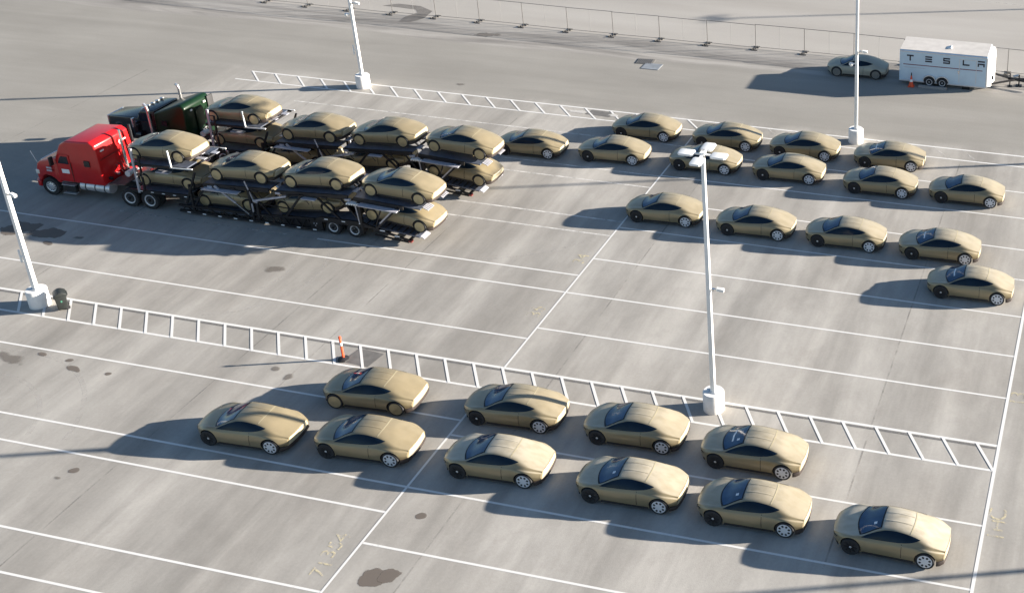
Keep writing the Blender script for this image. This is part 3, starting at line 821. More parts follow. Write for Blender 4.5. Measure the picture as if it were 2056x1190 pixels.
# ------------------------------------------------------------------ shared rear half of a car carrying tractor (frame, decks, headrack)
def tractor_back(t, ox, fx, dx=(-26.1, -24.86)):
    off = (-ox, 0, 0)
    def B(): return MB(off)
    m = B()
    for sy in (-1, 1): m.box(fx, -22.7, sy * .43 - .06, sy * .43 + .06, .72, 1.0)
    for x in (-30.2, -27.3, -25.5, -23.0): m.box(x - .05, x + .05, -.42, .42, .75, .95)
    m.box(-27.2, -26.75, -.9, .9, .98, 1.06)
    m.build('chassis', M['frame'], t)
    for x in dx:
        for sy in (-1, 1): truck_wheel(t, x - ox, sy * 1.14, sy, .52, 'deep_rim', True)
        a = B(); a.tube((x, -.9, .5), (x, .9, .5), .09); a.build('axle', M['frame'], t)
    # lower deck tracks over the drive axles
    for sy in (-1, 1):
        m = B(); m.prism_y([(-25.6, 1.12), (-22.35, 1.20), (-22.35, 1.14), (-25.6, 1.06)], sy * .42, sy * 1.22)
        m.build('track', M['deck'], t)
        m = B(); m.beam((-26.0, sy * 1.26, 1.03), (-22.3, sy * 1.26, 1.12), .07, .16); m.build('side_rail', M['frame'], t)
        for k in range(5):
            m = B(); x = -25.3 + .68 * k; m.box(x, x + .17, sy * 1.30 - .004, sy * 1.30 + .004, 1.06, 1.10); m.build('marker', M['sticker'], t)
    # upper deck tracks
        m = B(); m.prism_y([(-25.62, 2.67), (-22.1, 2.80), (-22.1, 2.74), (-25.62, 2.61)], sy * .45, sy * 1.20)
        m.build('track', M['deck'], t)
        m = B(); m.beam((-25.6, sy * 1.24, 2.61), (-21.9, sy * 1.24, 2.74), .06, .12); m.build('side_rail', M['frame'], t)
        # headrack: raked ladder frame each side
        m = B(); m.beam((-25.36, sy * 1.26, .95), (-25.30, sy * 1.26, 3.55 if sy < 0 else 2.9), .09, .12); m.build('headrack_post', M['arm'], t)
        m = B(); m.beam((-25.00, sy * 1.26, 1.1), (-24.93, sy * 1.26, 3.2), .07, .09)
        for z in (1.5, 2.1, 2.75, 3.2): m.beam((-25.35, sy * 1.26, z), (-24.95, sy * 1.26, z), .04)
        m.build('headrack_ladder', M['frame'], t)
        # stanchion and slide rail at the rear of the upper deck
        if sy < 0: m = B(); m.beam((-22.99, sy * 1.27, 2.70), (-23.02, sy * 1.27, 3.70), .06); m.build('stanchion', M['white'], t)
        m = B(); m.beam((-23.05, sy * 1.27, 2.72), (-21.7, sy * 1.27, 2.78), .06); m.build('stanchion_foot', M['white'], t)
        m = B(); m.beam((-22.55, sy * 1.26, .65), (-21.62, sy * 1.26, 2.60), .09); m.build('deck_strut', M['frame'], t)
    m = B(); m.beam((-25.34, -1.3, 2.55), (-25.34, 1.3, 2.55), .08); m.build('headrack_crossbar', M['frame'], t)
    for x in (-25.5, -24.2, -22.2):
        m = B(); m.box(x - .06, x + .06, -1.2, 1.2, 2.54, 2.62); m.build('cross_member', M['frame'], t)
    for x, y, w in ((-22.4, -.2, .55), (-22.1, .55, .4), (-22.7, .3, .3)):
        m = B(); m.box(x, x + w, y, y + .25, 2.80, 2.83); m.build('skid_plate', M['arm'], t)
    m = B(); m.box(-24.1, -23.3, -1.24, -.98, 2.28, 2.33); m.build('skid_plate', M['arm'], t)
    # catwalk plate and air tanks behind the cab
    m = B(); m.prism_y([(-27.35, 1.16), (-26.35, 1.24), (-26.35, 1.18), (-27.35, 1.10)], -1.15, .2); m.build('catwalk', M['rust'], t)
    m = B(); m.tube((-26.75, -.42, 1.45), (-26.75, .0, 1.45), .17, n=14); m.build('air_tank', M['white'], t)
    for i in range(4):
        m = B(); y = -.3 + .2 * i
        pts = [(-27.5, y, 1.9), (-27.1, y + .05, 1.45), (-26.7, y, 1.35), (-26.2, y - .05, 1.5)]
        for p, q in zip(pts, pts[1:]): m.tube(p, q, .022, n=6)
        m.build('air_hose', M['black'] if i % 2 else M['redlens'], t)

# ------------------------------------------------------------------ red tractor
OX = -28.0
red = thing('tractor_truck', 'red sleeper-cab tractor with chrome stack and white door card, heading the nearer car carrier', 'truck', (OX, YR, 0))
def RB(): return MB((-OX, 0, 0))
FX = -31.15
# bonnet with arched wings
hood = [(-32.08, .70), (-32.10, 1.25), (-31.98, 1.72), (-31.75, 1.90), (-31.0, 2.12), (-30.38, 2.30), (-30.38, .85), (-30.50, .85)] + arc(FX, .55, .66, 28, 152, 14) + [(-31.80, .70)]
n_ = len(hood)
m = RB()
def wy(x): return 1.0 + .22 * smst(-32.1, -31.0, x)
vs = [(x, -wy(x) + .20 * smst(1.5, 2.2, z), z) for x, z in hood] + [(x, wy(x) - .20 * smst(1.5, 2.2, z), z) for x, z in hood]
m.add(vs, [(i, (i + 1) % n_, n_ + (i + 1) % n_, n_ + i) for i in range(n_)] + [tuple(range(n_ - 1, -1, -1)), tuple(range(n_, 2 * n_))])
m.build('hood', M['red'], red, 35, .07)
m = RB(); m.prism_z([(-32.2, -1.0), (-32.2, 1.0), (-31.95, 1.2), (-31.75, 1.2), (-31.75, -1.2), (-31.95, -1.2)], .45, .80); m.build('front_bumper', M['red'], red, 35, .05)
m = RB(); m.box(-32.13, -32.06, -.55, .55, .95, 1.75); m.build('grille', M['chrome'], red, None, .02)
for sy in (-1, 1):
    m = RB(); m.box(-32.12, -31.9, sy * .85 - .17, sy * .85 + .17, 1.1, 1.35); m.build('headlight', M['lens'], red, 40, .03)
    m = RB(); m.box(-31.12, -30.80, sy * 1.215 - .012, sy * 1.215 + .012, 1.48, 1.58); m.box(-31.12, -30.80, sy * 1.205 - .012, sy * 1.205 + .012, 1.64, 1.74); m.build('side_vent', M['arm'], red)
# cab and sleeper
cabp = [(-30.38, .98), (-30.40, 2.30), (-30.10, 2.86), (-29.92, 3.20), (-29.55, 3.42), (-28.0, 3.53), (-27.70, 3.34), (-27.54, 1.02)]
m = RB(); vs = []; n_ = len(cabp)
for sy in (-1, 1):
    vs += [(x, sy * (1.26 - .08 * smst(2.1, 3.5, z)), z) for x, z in cabp]
m.add(vs, [(i, (i + 1) % n_, n_ + (i + 1) % n_, n_ + i) for i in range(n_)] + [tuple(range(n_ - 1, -1, -1)), tuple(range(n_, 2 * n_))])
m.build('cab', M['red'], red, 32, .09)
# windscreen on the raked front
m = RB(); a = Vector((-30.36, 0, 2.36)); c_ = Vector((-30.11, 0, 2.84)); nn = Vector((-.885, 0, .466)) * .03
m.add([a + nn + Vector((0, -1.05, 0)), a + nn + Vector((0, 1.05, 0)), c_ + nn + Vector((0, .98, 0)), c_ + nn + Vector((0, -.98, 0)),
       a - nn + Vector((0, -1.05, 0)), a - nn + Vector((0, 1.05, 0)), c_ - nn + Vector((0, .98, 0)), c_ - nn + Vector((0, -.98, 0))],
      [(0, 1, 2, 3), (4, 7, 6, 5), (0, 4, 5, 1), (1, 5, 6, 2), (2, 6, 7, 3), (3, 7, 4, 0)]); m.build('windscreen', M['glass'], red)
for sy in (-1, 1):
    def side(poly, name, mm, th=.012, par=red, ysh=0):
        m = RB(); vs = []
        for d in (0, 1):
            for x, z in poly: vs.append((x, sy * (1.257 + ysh + th * (1 - d) - .02 * d - .08 * smst(2.1, 3.5, z)), z))
        n = len(poly); m.add(vs, [(i, (i + 1) % n, n + (i + 1) % n, n + i) for i in range(n)] + [tuple(range(n)), tuple(range(2 * n - 1, n - 1, -1))])
        return m.build(name, mm, par)
    door = side([(-30.30, 1.05), (-30.30, 2.0), (-30.16, 2.35), (-30.0, 2.62), (-29.45, 2.62), (-29.45, 1.05)], 'door', M['red'], .010)
    side([(-30.20, 2.10), (-30.04, 2.42), (-29.95, 2.52), (-29.55, 2.54), (-29.53, 2.10)], 'door_window', M['glass'], .018, door)
    side([(-30.06, 1.53), (-30.06, 1.77), (-29.60, 1.77), (-29.60, 1.53)], 'door_card', M['sticker'], .018, door)
    side([(-28.52, 2.08), (-28.52, 2.42), (-28.17, 2.42), (-28.17, 2.08)], 'sleeper_window', M['frit'], .014)
    m = RB(); m.box(-29.44, -29.41, sy * 1.252 - .012, sy * 1.252 + .012, 1.05, 2.2); m.build('panel_gap', M['bumper'], red)
    # mirror
    m = RB(); m.box(-30.50, -30.40, sy * 1.42 - .11, sy * 1.42 + .11, 2.0, 2.5); m.beam((-30.3, sy * 1.2, 2.05), (-30.45, sy * 1.4, 2.1), .03); m.beam((-30.3, sy * 1.2, 2.45), (-30.45, sy * 1.4, 2.42), .03); m.build('mirror', M['frame'], red, 40, .02)
    # steps, tank
    for z, x0 in ((.78, -30.38), (.27, -30.42)):
        m = RB(); m.box(x0, x0 + .82, sy * 1.12 - .12, sy * 1.12 + .12, z - .03, z); m.build('step', M['alu'], red)
    m = RB(); m.box(-30.3, -29.65, sy * 1.02 - .1, sy * 1.02 + .1, .30, .75); m.build('battery_box', M['black'], red)
    m = RB(); m.tube((-29.2, sy * .95, .78), (-27.35, sy * .95, .78), .29, n=24); m.build('fuel_tank', M['alu'], red, 40)
    for x in (-28.85, -28.25, -27.65):
        m = RB(); m.tube((x - .03, sy * .95, .78), (x + .03, sy * .95, .78), .296, n=24); m.build('tank_strap', M['frame'], red, 40)
    truck_wheel(red, FX - OX, sy * 1.08, sy, .52, 'front_rim')
# stacks
for y in (-.05 + .28, .95):
    m = RB(); m.tube((-27.30, y, 1.15), (-27.30, y, 2.5), .085, n=14); m.tube((-27.30, y, 2.5), (-27.30, y, 3.72), .07, n=14); m.build('exhaust_stack', M['chrome'] if y < .5 else M['frame'], red, 40)
m = RB(); m.tube((-27.32, .23, 1.25), (-27.1, .1, 1.12), .09, n=12); m.build('exhaust_elbow', M['chrome'], red, 40)
# rear wall trim, lamp and a white mark shaped like a six
m = RB(); m.beam((-27.575, -1.1, 2.50), (-27.575, 1.1, 2.50), .02); m.build('rear_seam', M['bumper'], red)
for y in (-.95, .6):
    m = RB(); m.box(-27.60, -27.55, y, y + .22, 2.93, 3.0); m.build('marker_lamp', M['lens'], red)
me = text_mesh('6', .55, M['sticker'], 'white_mark'); o = link('white_mark', me, red, (-27.545 - OX, .42, 2.95)); o.rotation_euler = (R(90), 0, R(90))
for i, (y, z) in enumerate(((-.9, 1.25), (-.4, 1.3), (.1, 1.2), (.6, 1.3))):
    m = RB(); m.box(-27.56, -27.35, y, y + .14, z, z + .14); m.build('air_fitting', M['chrome' if i % 2 else 'frame'], red, None, .02)
m = RB(); m.tube((-31.75, -1.1, 1.9), (-31.95, -1.15, 2.55), .012, n=6); m.build('aerial', M['white'], red)
tractor_back(red, OX, -31.6)

# ------------------------------------------------------------------ dark green tractor
GX = -27.55
grn = thing('tractor_truck', 'dark green long-nose tractor with tall sleeper and chrome stacks, heading the farther car carrier', 'truck', (GX, YG, 0))
def GB(): return MB((-GX - (GX - OX) * 0, 0, 0))
DXG = .45
GFX = -31.55
def front_w(x): return .62 + .30 * smst(-32.4, -29.9, x)
hood = [(-32.35, .75), (-32.35, 2.02), (-32.2, 2.10), (-29.95, 2.32), (-29.95, .9)]
n_ = len(hood); m = GB()
vs = [(x, -front_w(x), z) for x, z in hood] + [(x, front_w(x), z) for x, z in hood]
m.add(vs, [(i, (i + 1) % n_, n_ + (i + 1) % n_, n_ + i) for i in range(n_)] + [tuple(range(n_ - 1, -1, -1)), tuple(range(n_, 2 * n_))])
m.build('hood', M['navy'], grn, 35, .09)
m = GB(); m.box(-32.45, -32.36, -.62, .62, .85, 2.06); m.build('grille', M['chrome'], grn, 40, .05)
m = GB(); m.prism_z([(-32.65, -1.1), (-32.65, 1.1), (-32.45, 1.22), (-32.4, 1.22), (-32.4, -1.22), (-32.45, -1.22)], .42, .85); m.build('front_bumper', M['chrome'], grn, 40, .03)
for sy in (-1, 1):
    wing = arc(GFX, .55, .64, -5, 165, 14) + arc(GFX, .55, .74, 165, -5, 14)
    m = GB(); m.prism_y(wing, *sorted((sy * .72, sy * 1.22))); m.build('wing', M['navy'], grn, 35, .02)
    m = GB(); m.box(-32.42, -32.15, sy * .98 - .14, sy * .98 + .14, 1.25, 1.5); m.build('headlight', M['chrome'], grn, 40, .04)
    m = GB(); m.tube((-30.05, sy * 1.08, 1.35), (-29.72, sy * 1.08, 1.35), .2, n=16); m.tube((-30.1, sy * 1.06, 1.2), (-30.1, sy * 1.06, 2.15), .19, n=16); m.build('air_cleaner', M['navy'], grn, 40)
    truck_wheel(grn, GFX - GX, sy * 1.08, sy, .52, 'front_rim')
    m = GB(); m.tube((-29.0, sy * .95, .78), (-27.3, sy * .95, .78), .29, n=24); m.build('fuel_tank', M['alu'], grn, 40)
    m = GB(); m.box(-29.85, -29.05, sy * 1.1 - .12, sy * 1.1 + .12, .7, .74); m.build('step', M['alu'], grn)
cab = [(-29.95, 1.0), (-29.95, 2.32), (-29.72, 2.80), (-28.75, 2.90), (-28.75, 1.0)]
def cabprism(poly, name, mm, w, t, bev):
    m = GB(); n = len(poly); vs = []
    for sy in (-1, 1): vs += [(x, sy * (w - t * smst(2.0, 3.4, z)), z) for x, z in poly]
    m.add(vs, [(i, (i + 1) % n, n + (i + 1) % n, n + i) for i in range(n)] + [tuple(range(n - 1, -1, -1)), tuple(range(n, 2 * n))])
    return m.build(name, mm, grn, 32, bev)
cabprism(cab, 'cab', M['navy'], 1.05, .12, .07)
slp = [(-28.72, 1.0), (-28.72, 2.80), (-27.02, 3.45), (-26.78, 3.44), (-26.62, 3.25), (-26.60, 1.0)]
cabprism(slp, 'sleeper', M['green'], 1.18, .16, .10)
m = GB(); m.prism_y([(-29.97, 2.36), (-29.77, 2.75), (-29.73, 2.75), (-29.93, 2.36)], -.9, .9); m.build('windscreen', M['glass'], grn)
for sy in (-1, 1):
    m = GB(); m.box(-29.75, -28.98, sy * 1.035 - .012, sy * 1.035 + .012, 2.2, 2.68); m.build('door_window', M['glass'], grn)
    m = GB(); m.box(-28.2, -27.85, sy * 1.145 - .02, sy * 1.145 + .02, 2.1, 2.4); m.build('sleeper_window', M['frit'], grn)
    m = GB(); m.tube((-28.85, sy * 1.28, 1.1), (-28.85, sy * 1.28, 3.05), .085, n=14); m.build('exhaust_stack', M['chrome'], grn, 40)
    m = GB()
    pts = [(-28.85, 1.28 * sy, 3.05), (-28.85, 1.28 * sy, 3.35), (-28.90, 1.28 * sy, 3.52), (-29.02, 1.28 * sy, 3.62)] if sy > 0 else [(-28.85, -1.28, 3.05), (-28.9, -1.28, 3.3), (-29.02, -1.28, 3.45)]
    for p, q in zip(pts, pts[1:]): m.tube(p, q, .08, n=12)
    m.build('stack_tip', M['chrome'], grn, 40)
    m = GB(); m.box(-29.95, -29.85, sy * 1.38 - .1, sy * 1.38 + .1, 1.95, 2.5); m.beam((-29.8, sy * 1.05, 2.0), (-29.9, sy * 1.38, 2.05), .03); m.build('mirror', M['chrome'], grn, 40, .02)
for k in range(5):
    y = -.72 + .36 * k
    m = GB(); m.tube((-29.72, y, 2.84), (-29.52, y, 2.91), .075, .03, n=10); m.build('cab_marker_lamp', M['chrome'], grn, 40)
m = GB(); m.box(-26.62, -26.54, .74, 1.20, 1.4, 3.32); m.build('side_fairing', M['black'], grn, 40, .02)
m = GB(); m.box(-26.60, -26.53, -.30, .28, 1.4, 2.95); m.build('rear_panel', M['green'], grn, 40, .03)
m = GB(); m.box(-26.62, -26.52, .40, .58, 3.05, 3.16); m.build('marker_lamp', M['lens'], grn, 40, .02)
m = GB(); m.box(-26.62, -26.55, -.62, -.48, 2.95, 3.05); m.build('marker_lamp', M['lens'], grn, 40, .02)
for i, (y, z) in enumerate(((-.2, 1.55), (.0, 1.6), (.2, 1.5))):
    m = GB(); m.box(-26.6, -26.38, y, y + .13, z, z + .13); m.build('air_fitting', M['chrome'], grn, None, .02)
# the same rear half, shifted back by the offset between the two rigs
tractor_back(grn, GX - DXG, -32.0 - DXG * 0)

# ------------------------------------------------------------------ car carrying trailer
TX = -16.0
def trailer(label, yc, dx):
    t = thing('car_carrier_trailer', label, 'trailer', (TX + dx, yc, 0))
    def B(): return MB((-TX, 0, 0))
    zt = pchip([(-22.2, .46), (-18.4, .74), (-15.0, .92), (-12.2, .90), (-11.4, .66), (-9.4, .20)])
    for sy in (-1, 1):
        Y = sy * 1.26
        m = B(); m.beam((-23.05, Y, .20), (-14.9, Y, .17), .09, .13); m.build('bottom_rail', M['frame'], t)
        m = B(); m.beam((-23.05, Y, .52), (-18.3, Y, .58), .08, .11); m.beam((-18.3, Y, .58), (-14.8, Y, .80), .08, .10); m.build('top_rail', M['frame'], t)
        k = 0; x = -22.95
        while x < -15.3:
            z0, z1 = .2, zt(x + .35) - .12 if x > -18.3 else .50
            m = B(); a, c = ((x, Y, .2), (x + .36, Y, z1)) if k % 2 == 0 else ((x, Y, z1), (x + .36, Y, .2))
            m.beam(a, c, .045); m.build('truss_brace', M['frame'], t); x += .36; k += 1
        # solid side plate over the tandem, sloping tail rail
        plate = [(-15.1, .14), (-15.1, .86), (-14.4, .96), (-12.1, .96), (-11.7, .78), (-11.7, .30), (-12.05, .30)] + arc(-12.67, .42, .52, -10, 190, 12)[0:] + arc(-13.9, .42, .52, 10, 190, 12) + [(-14.6, .14)]
        m = B(); m.prism_y([(-14.95, .80), (-14.5, .98), (-12.1, .98), (-11.7, .80), (-11.7, .70), (-14.95, .70)], *sorted((Y - sy * .06, Y + sy * .04))); m.build('side_plate', M['frame'], t)
        m = B(); m.box(-15.2, -14.5, *sorted((Y - sy * .06, Y + sy * .03)), .16, .72); m.build('control_panel', M['frame'], t)
        for px, pz in ((-14.95, .55), (-14.8, .55), (-14.88, .42)):
            m = B(); m.tube((px, Y + sy * .03, pz), (px, Y + sy * .06, pz), .03, n=8); m.build('valve', M['arm'], t)
        m = B(); m.beam((-11.75, Y, .80), (-10.6, Y, .50), .09, .12); m.beam((-10.6, Y, .50), (-9.45, Y, .24), .08, .10); m.build('tail_rail', M['frame'], t)
        m = B(); m.beam((-11.5, Y, .35), (-9.6, Y, .16), .06, .08); m.build('tail_rail', M['frame'], t)
        m = B(); m.box(-9.58, -9.42, *sorted((Y - sy * .14, Y + sy * .05)), .17, .28); m.build('tail_lamp', M['redlens'], t)
        for q in ((-11.0, .66), (-10.2, .44)):
            m = B(); m.box(q[0] - .14, q[0] + .14, Y + sy * .05 - .004, Y + sy * .05 + .004, q[1] - .03, q[1] + .03); m.build('marker', M['sticker'], t)
        for k in range(9):
            m = B(); x = -22.6 + .94 * k; m.box(x, x + .20, Y + sy * .048 - .004, Y + sy * .048 + .004, .14, .20); m.build('marker', M['sticker'], t)
        for x in (-14.3, -13.3, -12.3):
            m = B(); m.box(x, x + .2, Y + sy * .042 - .004, Y + sy * .042 + .004, .86, .91); m.build('marker', M['sticker'], t)
        # lower deck tracks
        for pts in ([(-22.9, .36), (-18.7, .42)], [(-18.4, .52), (-16.4, .62), (-13.6, .96), (-12.4, .93)], [(-12.3, .90), (-10.9, .72), (-9.0, .50)]):
            m = B(); n = len(pts); m.prism_y(pts + [(x, z - .06) for x, z in pts[::-1]], *sorted((sy * .42, sy * 1.18))); m.build('lower_track', M['deck'], t)
        # ramps at the tail
        m = B(); m.prism_y([(-9.0, .50), (-8.8, .40), (-8.8, .36), (-9.0, .45)], *sorted((sy * .5, sy * 1.1))); m.build('ramp', M['arm'], t)
        # masts
        for x, z1 in ((-22.15, 1.85), (-18.55, 2.02), (-18.2, 1.3), (-12.15, 2.2)):
            m = B(); m.beam((x, Y, .3), (x, Y, z1), .13 if x > -19 else .10); m.build('mast', M['frame'], t)
        m = B(); m.beam((-18.45, Y + sy * .07, .75), (-18.45, Y + sy * .07, 1.25), .06); m.beam((-18.3, Y + sy * .07, 1.42), (-18.1, Y + sy * .07, 1.36), .08); m.build('mast_cylinder', M['arm'], t)
        # upper deck: three sloped platforms
        for x0, z0, x1, z1 in ((-21.3, 2.00, -17.35, 2.20), (-17.0, 2.15, -12.75, 2.42), (-12.4, 2.37, -8.75, 2.14)):
            m = B(); m.prism_y([(x0, z0), (x1, z1), (x1, z1 - .06), (x0, z0 - .06)], *sorted((sy * .45, sy * 1.17))); m.build('upper_track', M['deck'], t)
            m = B(); m.beam((x0, Y - sy * .04, z0 - .10), (x1 - (.9 if x0 > -12.5 else 0), Y - sy * .04, z1 - .10 + (.06 if x0 > -12.5 else 0)), .08, .21); m.build('upper_rail', M['frame'], t)
        for a, c, w in (((-22.1, .55), (-21.2, 1.85), .09), ((-18.5, 1.9), (-17.5, .62), .07), ((-14.6, 2.1), (-13.4, .95), .08), ((-13.2, 2.2), (-12.2, .95), .07), ((-11.4, .72), (-10.9, 2.0), .06)):
            m = B(); m.beam((a[0], Y - sy * .03, a[1]), (c[0], Y - sy * .03, c[1]), w); m.build('deck_brace', M['frame'], t)
        m = B(); m.beam((-18.2, Y, 1.28), (-15.6, Y, 1.18), .05); m.build('hand_rail', M['frame'], t)
        for k in range(7):
            x = -21.0 + 1.35 * k; zz = (2.0 + .05 * k)
            m = B(); m.box(x, x + .28, *sorted((sy * 1.17, sy * 1.30)), zz - .16, zz - .06); m.build('ratchet', M['frame'] if k % 3 else M['arm'], t)
            m = B(); m.tube((x + .14, sy * 1.24, zz - .1), (x + .5, sy * 1.22, zz - .62), .018, n=6); m.build('chain', M['frame'], t)
        m = B(); m.box(-17.0, -15.3, *sorted((Y - sy * .30, Y - sy * .06)), .22, .62); m.build('tool_box', M['frame'], t)
        m = B()
        for k in range(9):
            x = -11.9 + .33 * k; zz = .90 - .13 * (k * .33)
            m.box(x, x + .06, *sorted((sy * .40, sy * 1.2)), zz + .0, zz + .035)
        struct(m.build('tread_bars', M['frame'], t), 'stuff')
        # pale arms and plates
        m = B(); m.beam((-20.55, Y + sy * .05, 2.0), (-19.45, Y + sy * .05, 1.15), .085); m.build('hydraulic_arm', M['arm'], t)
        m = B(); m.beam((-19.45, Y + sy * .05, 1.15), (-18.75, Y + sy * .05, .55), .06); m.build('hydraulic_rod', M['chrome'], t)
        m = B(); m.beam((-18.35, Y + sy * .06, 1.42), (-16.3, Y + sy * .06, 1.95), .09); m.build('hydraulic_arm', M['arm'], t)
        m = B(); m.beam((-16.3, Y + sy * .06, 1.95), (-15.5, Y + sy * .06, 2.12), .05); m.build('hydraulic_rod', M['frame'], t)
        m = B(); m.beam((-18.35, Y + sy * .03, 1.40), (-18.68, Y + sy * .03, 2.5), .045); m.build('lash_post', M['arm'], t)
        m = B(); m.beam((-16.55, Y, .72), (-15.45, Y, 2.1), .10); m.build('deck_strut', M['frame'], t)
        m = B(); m.beam((-12.25, Y + sy * .03, .92), (-12.35, Y + sy * .03, 2.05), .05); m.build('lash_post', M['arm'], t)
        m = B(); m.beam((-11.55, Y, .5), (-9.95, Y, 2.1), .12); m.build('deck_strut', M['frame'], t)
        m = B(); m.beam((-11.05, Y + sy * .07, 1.1), (-10.1, Y + sy * .07, 2.05), .07); m.build('hydraulic_arm', M['arm'], t)
        m = B(); m.box(-21.2, -19.05, *sorted((Y - sy * .02, Y + sy * .30)), 1.80, 1.84); m.build('side_flap', M['arm'], t)
        m = B(); m.box(-15.35, -14.55, *sorted((Y - sy * .02, Y + sy * .22)), 1.98, 2.02); m.build('side_flap', M['arm'], t)
        m = B(); m.prism_y([(-12.05, 2.12), (-9.85, 2.02), (-9.85, 1.98), (-12.05, 2.08)], *sorted((Y - sy * .02, Y + sy * .32))); m.build('side_flap', M['arm'], t)
        for k in range(5):
            m = B(); x = -12.75 + .14 * k; m.box(x, x + .08, *sorted((Y - sy * .1, Y + sy * .2)), 2.02, 2.10); m.build('step_tooth', M['white'], t)
        for k in range(5):
            m = B(); y = sy * (.46 + .12 * k); m.prism_y([(-8.72, 2.10), (-8.42, 1.98), (-8.42, 2.02), (-8.72, 2.16)], y - .035, y + .035); m.build('ramp_tooth', M['arm'], t)
        for x in (-13.9, -12.67): truck_wheel(t, x - TX, sy * 1.12, sy, .42, 'deep_rim', True)
    for x, z in ((-21.2, 1.88), (-19.3, 2.0), (-17.5, 2.08), (-16.8, 2.06), (-14.8, 2.18), (-12.9, 2.32), (-12.2, 2.28), (-10.4, 2.16)):
        m = B(); m.box(x - .05, x + .05, -1.2, 1.2, z - .06, z + .02); m.build('cross_member', M['frame'], t)
    for x, z in ((-22.2, .28), (-20.4, .30), (-18.6, .36), (-16.4, .50), (-14.8, .72), (-12.2, .80), (-10.8, .50), (-9.6, .26)):
        m = B(); m.box(x - .06, x + .06, -1.2, 1.2, z - .07, z + .02); m.build('cross_member', M['frame'], t)
    for x in (-13.9, -12.67):
        m = B(); m.tube((x, -1., .42), (x, 1., .42), .07); m.build('axle', M['frame'], t)
    m = B(); m.prism_y([(-23.4, .72), (-22.2, .52), (-22.2, .30), (-23.4, .62)], -.35, .35); m.build('coupling', M['frame'], t)
    for x, y, w, z in ((-17.4, -.5, .30, 2.22), (-17.3, .3, .34, 2.22), (-12.75, -.8, .26, 2.42), (-12.7, .4, .3, 2.42), (-21.5, -.6, .26, 2.03)):
        m = B(); m.box(x, x + w, y, y + .45, z, z + .025); m.build('bridge_plate', M['arm'], t)
    return t
trailer('black two-deck car carrier trailer behind the red tractor, silver arms and white marker strips', YR, 0)
trailer('black two-deck car carrier trailer behind the dark green tractor, mostly hidden by the nearer rig', YG, .46)

# ------------------------------------------------------------------ white box trailer with lettering
BTL = Vector((10.58, 20.42, 0)); ang = R(.6)
bt = thing('box_trailer', 'white enclosed two-axle trailer with dark lettering by the fence', 'trailer', BTL, (0, 0, ang))
Lb, Wb, z0, z1 = 5.85, 2.55, .28, 2.44
m = MB(); m.add([(0, 0, z0), (Lb, 0, z0), (Lb, Wb, z0), (0, Wb, z0), (0, 0, z1 - .06), (Lb, 0, z1 - .06), (Lb, Wb, z1 - .06), (0, Wb, z1 - .06),
                 (0, .08, z1), (Lb, .08, z1), (Lb, Wb - .08, z1), (0, Wb - .08, z1)],
                [(0, 3, 2, 1), (0, 1, 5, 4), (1, 2, 6, 5), (2, 3, 7, 6), (3, 0, 4, 7), (4, 5, 9, 8), (5, 6, 10, 9), (6, 7, 11, 10), (7, 4, 8, 11), (8, 9, 10, 11)])
m.build('body', M['trailer_white'], bt)
m = MB(); m.box(.0, Lb, .09, Wb - .09, z1 + .003, z1 + .02); m.build('roof', M['roof_white'], bt)
nose_ = [(Lb + .002, .0), (Lb + .28, .22), (Lb + .42, Wb / 2), (Lb + .28, Wb - .22), (Lb + .002, Wb)]
m = MB(); m.prism_z(nose_, z0, z1 - .12); m.build('nose', M['white'], bt, 40, .06)
for y in (-.012, Wb - .012):
    m = MB(); m.box(-.01, Lb, y, y + .024, z1 - .11, z1 - .05); m.build('roof_trim', M['alu'], bt)
    m = MB(); m.box(-.01, Lb, y, y + .024, z0 - .05, z0 + .03); m.build('bottom_trim', M['alu'], bt)
m = MB(); m.box(Lb - .05, Lb + .03, -.014, .03, z0, z1 - .1); m.build('corner_trim', M['alu'], bt)
m = MB(); m.add([(2.9, .85, z1), (3.35, .85, z1), (3.35, 1.3, z1), (2.9, 1.3, z1), (3.3, .85, z1 + .12), (3.3, 1.3, z1 + .12)], [(0, 1, 4), (3, 5, 2), (0, 4, 5, 3), (1, 2, 5, 4), (0, 3, 2, 1)]); m.build('roof_vent', M['white'], bt)
def bar(mb, x0, x1, za, zb, y=-.010): mb.box(x0, x1, y, .01, za, zb)
H = .42; Zc = 1.72; w_ = .46; k_ = .10
def letter(ch, x):
    mb = MB(); a, c = x, x + w_; lo, hi = Zc, Zc + H
    if ch == 'T': bar(mb, a, c, hi - k_, hi); bar(mb, x + w_ / 2 - .045, x + w_ / 2 + .045, lo, hi - k_)
    if ch == 'E':
        for z in (lo, (lo + hi) / 2 - k_ / 2, hi - k_): bar(mb, a, c, z, z + k_)
    if ch == 'S':
        mid = (lo + hi) / 2
        bar(mb, a, c, lo, lo + k_); bar(mb, a, c, mid - k_ / 2, mid + k_ / 2); bar(mb, a, c, hi - k_, hi)
        bar(mb, a, a + .09, mid + k_ / 2, hi - k_); bar(mb, c - .09, c, lo + k_, mid - k_ / 2)
    if ch == 'L': bar(mb, a, a + .09, lo, hi); bar(mb, a + .09, c, lo, lo + k_)
    if ch == 'A':
        bar(mb, a, c, hi - k_, hi); mid = (lo + hi) / 2 + .03
        bar(mb, a, c, mid - k_, mid); bar(mb, a, a + .09, lo, mid - k_); bar(mb, c - .09, c, lo, mid - k_)
    return mb.build('letter', M['decal'], bt)
for ch, x in zip('TESLA', (.48, 1.72, 2.92, 4.22, 5.30 - .08)): letter(ch, x)
m = MB(); m.box(.25, 5.55, -.006, .01, 1.42, 1.475); m.build('stripe', M['decal_red'], bt)
m = MB()
for i in range(28): m.box(.30 + i * .052, .30 + i * .052 + .036, -.005, .01, 1.22, 1.262)
m.build('small_print', M['arm'], bt)
